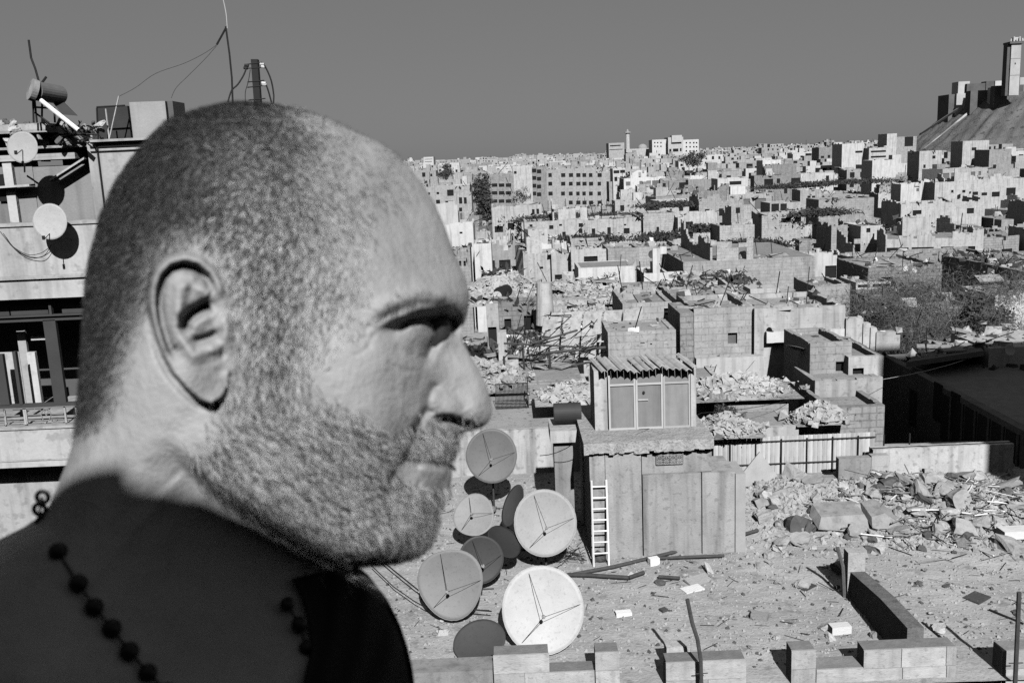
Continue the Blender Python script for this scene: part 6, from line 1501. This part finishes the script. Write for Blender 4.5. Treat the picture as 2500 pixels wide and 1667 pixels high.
for ri, Y in enumerate(ROWS):
    xw = (900 - 1250) * Y / F; xend = (2620 - 1250) * Y / F
    while xw < xend:
        wd = rc.choice((4.5, 5.5, 6.5, 7.5, 9, 11)) * (1 + .0015 * Y); yy = Y + rc.uniform(-2.0, 2.0); dep = rc.uniform(5, 8)
        gz = float(tz(0, yy)); ht = rc.choice((2.6, 3.0, 3.3, 3.6, 4.5, 5.6, 6.4)) if rc.random() < .975 else rc.uniform(6.5, 8)
        zt_ = gz + ht + .8; px, py = project(V((xw + wd / 2, yy, zt_))); pb = project(V((xw + wd / 2, yy, zt_ - 2.4)))[1]
        wpx = wd * F / yy
        hor = 385 - .0437 * (px - 1250) + 12 + (max(0, min(22, (px - 2180) * .35)) if Y < 480 else 0)
        if py < hor: zt_ -= (hor - py) * yy / F; ht = zt_ - gz - .8; py = hor
        if ht < 1.2: xw += wd; continue
        blocked = any(px + wpx / 2 > a + 4 and px - wpx / 2 < b - 4 and pb > c + 2 and py < d for a, b, c, d in keep)
        if blocked and any(px + wpx / 2 > a and px - wpx / 2 < b and py < c for a, b, c, d in keep): zt_ -= 0
        if rc.random() < .08 or blocked: xw += wd * .5; continue
        if px < 1000: xw += wd; continue
        m, tn = rc.choice(tones); holes = []
        ncol = max(1, int(wd / rc.uniform(1.9, 3.0))); nrow = max(1, int(ht / 3.0))
        for r_ in range(nrow):
            for c_ in range(ncol):
                if rc.random() < .66:
                    ww, hh_ = rc.choice(((.8, 1.0), (.9, 1.3), (1.0, 1.9), (1.4, 1.2), (.5, .6)))
                    if rc.random() < .14: ww, hh_ = 2.4, 2.2
                    cx = (c_ + .5) * wd / ncol + rc.uniform(-.3, .3); z0 = ht + .8 - 1.0 - r_ * 2.8 - hh_
                    holes.append((cx - ww / 2, z0, cx + ww / 2, z0 + hh_))
        ang = rc.gauss(0, .10) + (.18 if rc.random() < .2 else 0)
        A_ = V((xw, yy, 0)); B_ = V((xw + wd * math.cos(ang), yy + wd * math.sin(ang), 0))
        extra = ''
        lbl = None
        hs = House('house', A_, B_, zt_, gz - 1.5, dep, M_[m], label_for(px, py, tn, len(holes), wpx, extra), 'house', GRP, local_holes=[(a, b + 1.5, c, d + 1.5) for a, b, c, d in holes], par=rc.choice((.0, .15, .4, .8)), thick=.2, ragged=rc.choice((0, .15, .3, .6, 1.0)) * (.4 if py < hor + 20 else 1), storey=rc.random() < .38 and py > hor + 25, pane=None if rc.random() < .7 else UG)
        nh_ += 1
        if rc.random() < .35:   # stair housing on the roof
            bw2 = rc.uniform(1.6, 3.2); h2 = rc.uniform(1.2, 2.4); x2 = rc.uniform(0, max(.1, wd - bw2)); y2 = rc.uniform(.5, dep - 2)
            MB().box((x2, y2, hs.h - .5), (x2 + bw2, y2 + 1.8, hs.h + h2)).build('stair_housing', M_[rc.choice('wpsg')], hs.t)
        if rc.random() < .35: MB().bar((wd * rc.random(), 1.5, hs.h - .4), (wd * rc.random(), 1.5, hs.h + rc.uniform(1.5, 3.0)), .05, 4).build('aerial', BLACK, hs.t)
        if rc.random() < .4:
            x2 = wd * rc.random(); MB().bar((x2, 1.0, hs.h - .3), (x2 + .1, .75, hs.h + .5), .35, 10, .3).build('roof_drum', M_[rc.choice('wpg')] if rc.random() < .5 else BLACK, hs.t)
        xw += wd * rc.uniform(.92, 1.12)
print('houses', nh_)
# ---- far town: one mass
class Bulk:
    def __init__(s): s.v = []; s.n = 0
    def box(s, x0, x1, y0, y1, z0, z1): s.v.append((x0, x1, y0, y1, z0, z1))
    def build(s, name, mat, label, cat):
        a = np.array(s.v); n = len(a)
        ix = np.array([(0, 2, 4), (1, 2, 4), (0, 3, 4), (1, 3, 4), (0, 2, 5), (1, 2, 5), (0, 3, 5), (1, 3, 5)])
        vs = np.stack([a[:, ix[:, 0]], a[:, ix[:, 1]], a[:, ix[:, 2]]], -1).reshape(-1, 3)
        f = np.array([(0, 2, 3, 1), (4, 5, 7, 6), (0, 1, 5, 4), (2, 6, 7, 3), (0, 4, 6, 2), (1, 3, 7, 5)])
        fs = (f[None] + np.arange(n)[:, None, None] * 8).reshape(-1, 4)
        o = np_mesh(name, vs, fs, mat, False); tag(o, label, cat, kind='stuff'); return o
bk = {'w': Bulk(), 'p': Bulk(), 's': Bulk(), 'g': Bulk()}; bd = Bulk()
Y = 300.0
while Y < 1700:
    xw = (760 - 1250) * Y / F; xend = (2700 - 1250) * Y / F
    while xw < xend:
        wd = rc.uniform(5, 13) * (1 + Y / 2600); yy = Y + rc.uniform(-.02, .02) * Y; gz = float(tz(0, yy)); ht = rc.uniform(2.6, 8.5) + (rc.random() < .06) * rc.uniform(2, 5); dep = rc.uniform(6, 12)
        inh = math.hypot(xw + wd / 2 - hx, yy - hy) < 112
        if not inh:
            b = bk[rc.choice('wppssg')]; b.box(xw, xw + wd, yy, yy + dep, gz - 3, gz + ht)
            if rc.random() < .6: 
                x2 = xw + rc.uniform(0, wd * .7); b.box(x2, x2 + rc.uniform(1.5, 4), yy + 1, yy + 4, gz + ht, gz + ht + rc.uniform(1, 2.8))
            nc = int(wd / rc.uniform(2.2, 3.5))
            for r_ in range(max(1, int(ht / 3))):
                for c_ in range(nc):
                    if rc.random() < .55:
                        x2 = xw + (c_ + .3) * wd / max(1, nc); z2 = gz + ht - 2.4 - r_ * 3
                        bd.box(x2, x2 + rc.uniform(.8, 1.8), yy - .06, yy + .1, z2, z2 + rc.uniform(1.0, 1.8))
            if rc.random() < .12: x2 = xw + rc.random() * wd; bd.box(x2, x2 + .15, yy + 1, yy + 1.15, gz + ht, gz + ht + 4)
        xw += wd * rc.uniform(.95, 1.35)
    Y *= 1.045
for k, m in (('w', WHITE), ('p', PLAST), ('s', STONE), ('g', STONE2)): bk[k].build('distant_houses', m, 'mass of far flat-roofed houses reaching to the horizon', 'houses')
bd.build('distant_windows', DARKS, 'dark windows and aerials of the far houses', 'windows')
# loose ruins and litter between the nearer houses: low broken wall stubs

# what lies on roofs and between houses: drop pieces onto whatever is under them
dg = bpy.context.evaluated_depsgraph_get(); dg.update()
rr = np.random.default_rng(9); NP_ = 15000
Yp = 44 * (330 / 44) ** rr.random(NP_); Xp = (rr.uniform(985, 2560, NP_) - 1250) * Yp / F
clus = np.sin(Xp * .21 + 3) * np.sin(Yp * .17) + np.sin(Xp * .07 - 1) * np.cos(Yp * .09)
keepm = (rr.random(NP_) < .55 + .5 * clus); Xp, Yp = Xp[keepm], Yp[keepm]
base_pts = []
for x, y in zip(Xp, Yp):
    hit, loc_, nrm, *_ = SC.ray_cast(dg, V((x, y, 45)), V((0, 0, -1)))
    if hit and nrm.z > .5: base_pts.append((x, y, loc_.z))
B_ = np.array(base_pts); n = len(B_); print('litter', n)
def litter(idx, smin, smax, mat, seed, label, name, flat=1.0):
    b = B_[idx]; n = len(b); r = np.random.default_rng(seed); s = (smin * (smax / smin) ** (r.random(n) ** 2)) * (.45 + b[:, 1] / 170)
    b_ = np.array([(-.5, -.4, -.3), (.5, -.45, -.3), (.45, .4, -.3), (-.4, .5, -.3), (-.4, -.35, .4), (.42, .38, .4)]); f_ = np.array([(0, 1, 5), (0, 5, 4), (1, 2, 5), (2, 3, 5), (3, 4, 5), (3, 0, 4)])
    a = r.uniform(0, 6.28, n); c, q = np.cos(a)[:, None], np.sin(a)[:, None]; X = b_[None, :, 0] * r.uniform(.7, 2.2, (n, 1)); Yy = b_[None, :, 1] * np.ones((n, 1)); Z = (b_[None, :, 2] + .2) * r.uniform(.3, 1.6, (n, 1)) * flat
    v = np.stack([(X * c - Yy * q) * s[:, None] + b[:, :1], (X * q + Yy * c) * s[:, None] + b[:, 1:2], Z * s[:, None] + b[:, 2:3] + r.normal(0, .03, (n, 6))], -1)
    o = np_mesh(name, v.reshape(-1, 3), (f_[None] + np.arange(n)[:, None, None] * 6).reshape(-1, 3), mat, False); tag(o, label, 'rubble', kind='stuff')
perm = rr.permutation(n); k1, k2, k3 = int(n * .6), int(n * .93), n
litter(perm[:k1], .12, .8, CHM, 1, 'broken stones lying on the roofs and in the lanes of the town', 'town_debris')
litter(perm[k1:k2], .12, .6, surf('litter_dark', .06, .5, 1, 0), 2, 'dark scraps and burnt pieces on the roofs of the town', 'town_scraps')
litter(perm[k2:], .12, .6, surf('litter_white', .55, .2, 1, 0), 3, 'white broken pieces on the roofs of the town', 'town_plaster_pieces')

rb = MB(); r5 = random.Random(21)
for i in perm[:900]:
    x, y, z = B_[i]; k = .5 + y / 160; l = r5.uniform(.5, 2.4) * k; a = r5.uniform(0, 6.28); e = r5.choice((r5.uniform(0, .4), r5.uniform(.6, 1.5)))
    rb.bar((x, y, z), (x + l * math.cos(a) * math.cos(e), y + l * .5 * math.sin(a) * math.cos(e), z + l * math.sin(e)), .035 * k, 4)
o = rb.build('beams_and_rods', BLACK); tag(o, 'dark beams, poles and rods sticking up from the ruined roofs', 'rods', kind='stuff')
rb = MB()
for i in perm[900:1250]:
    x, y, z = B_[i]; k = .45 + y / 200; l = r5.uniform(.8, 2.6) * k; a = r5.gauss(0, .5); w2 = r5.uniform(.5, 1.5) * k; e = r5.uniform(-.1, .5)
    M2 = Matrix.Translation((x, y, z + .1)) @ Matrix.Rotation(a, 4, 'Z') @ Matrix.Rotation(e, 4, r5.choice('XY')); rb.box((-l / 2, -w2 / 2, 0), (l / 2, w2 / 2, .12 * k), M2)
o = rb.build('fallen_slabs', STONE); tag(o, 'fallen roof slabs and sheets tilted on the ruins of the town', 'slabs', kind='stuff')

# weeds rooted on roofs and in the lanes
r7 = np.random.default_rng(31); cz = B_[(np.sin(B_[:, 0] * .33 + 1) * np.sin(B_[:, 1] * .23 + 2) > .45)]
k7 = r7.integers(0, len(cz), 15000); p7 = cz[k7] + r7.normal(0, 1, (15000, 3)) * np.array([.7, .7, 0]) * (.5 + cz[k7][:, 1:2] / 150)
sc7 = (.10 + p7[:, 1:2] / 900); a7 = r7.normal(0, 1, (15000, 3)) * sc7; b7 = r7.normal(0, .5, (15000, 3)) * sc7; p7[:, 2] += np.abs(r7.normal(0, .12, 15000)) + .05
o = np_mesh('roof_weeds', np.stack([p7 - a7, p7 + b7, p7 + a7, p7 - b7], 1).reshape(-1, 3), np.arange(60000).reshape(15000, 4), PLANT, False); tag(o, 'dark tufts of weeds growing on the roofs and ruins of the town', 'weeds', kind='stuff')
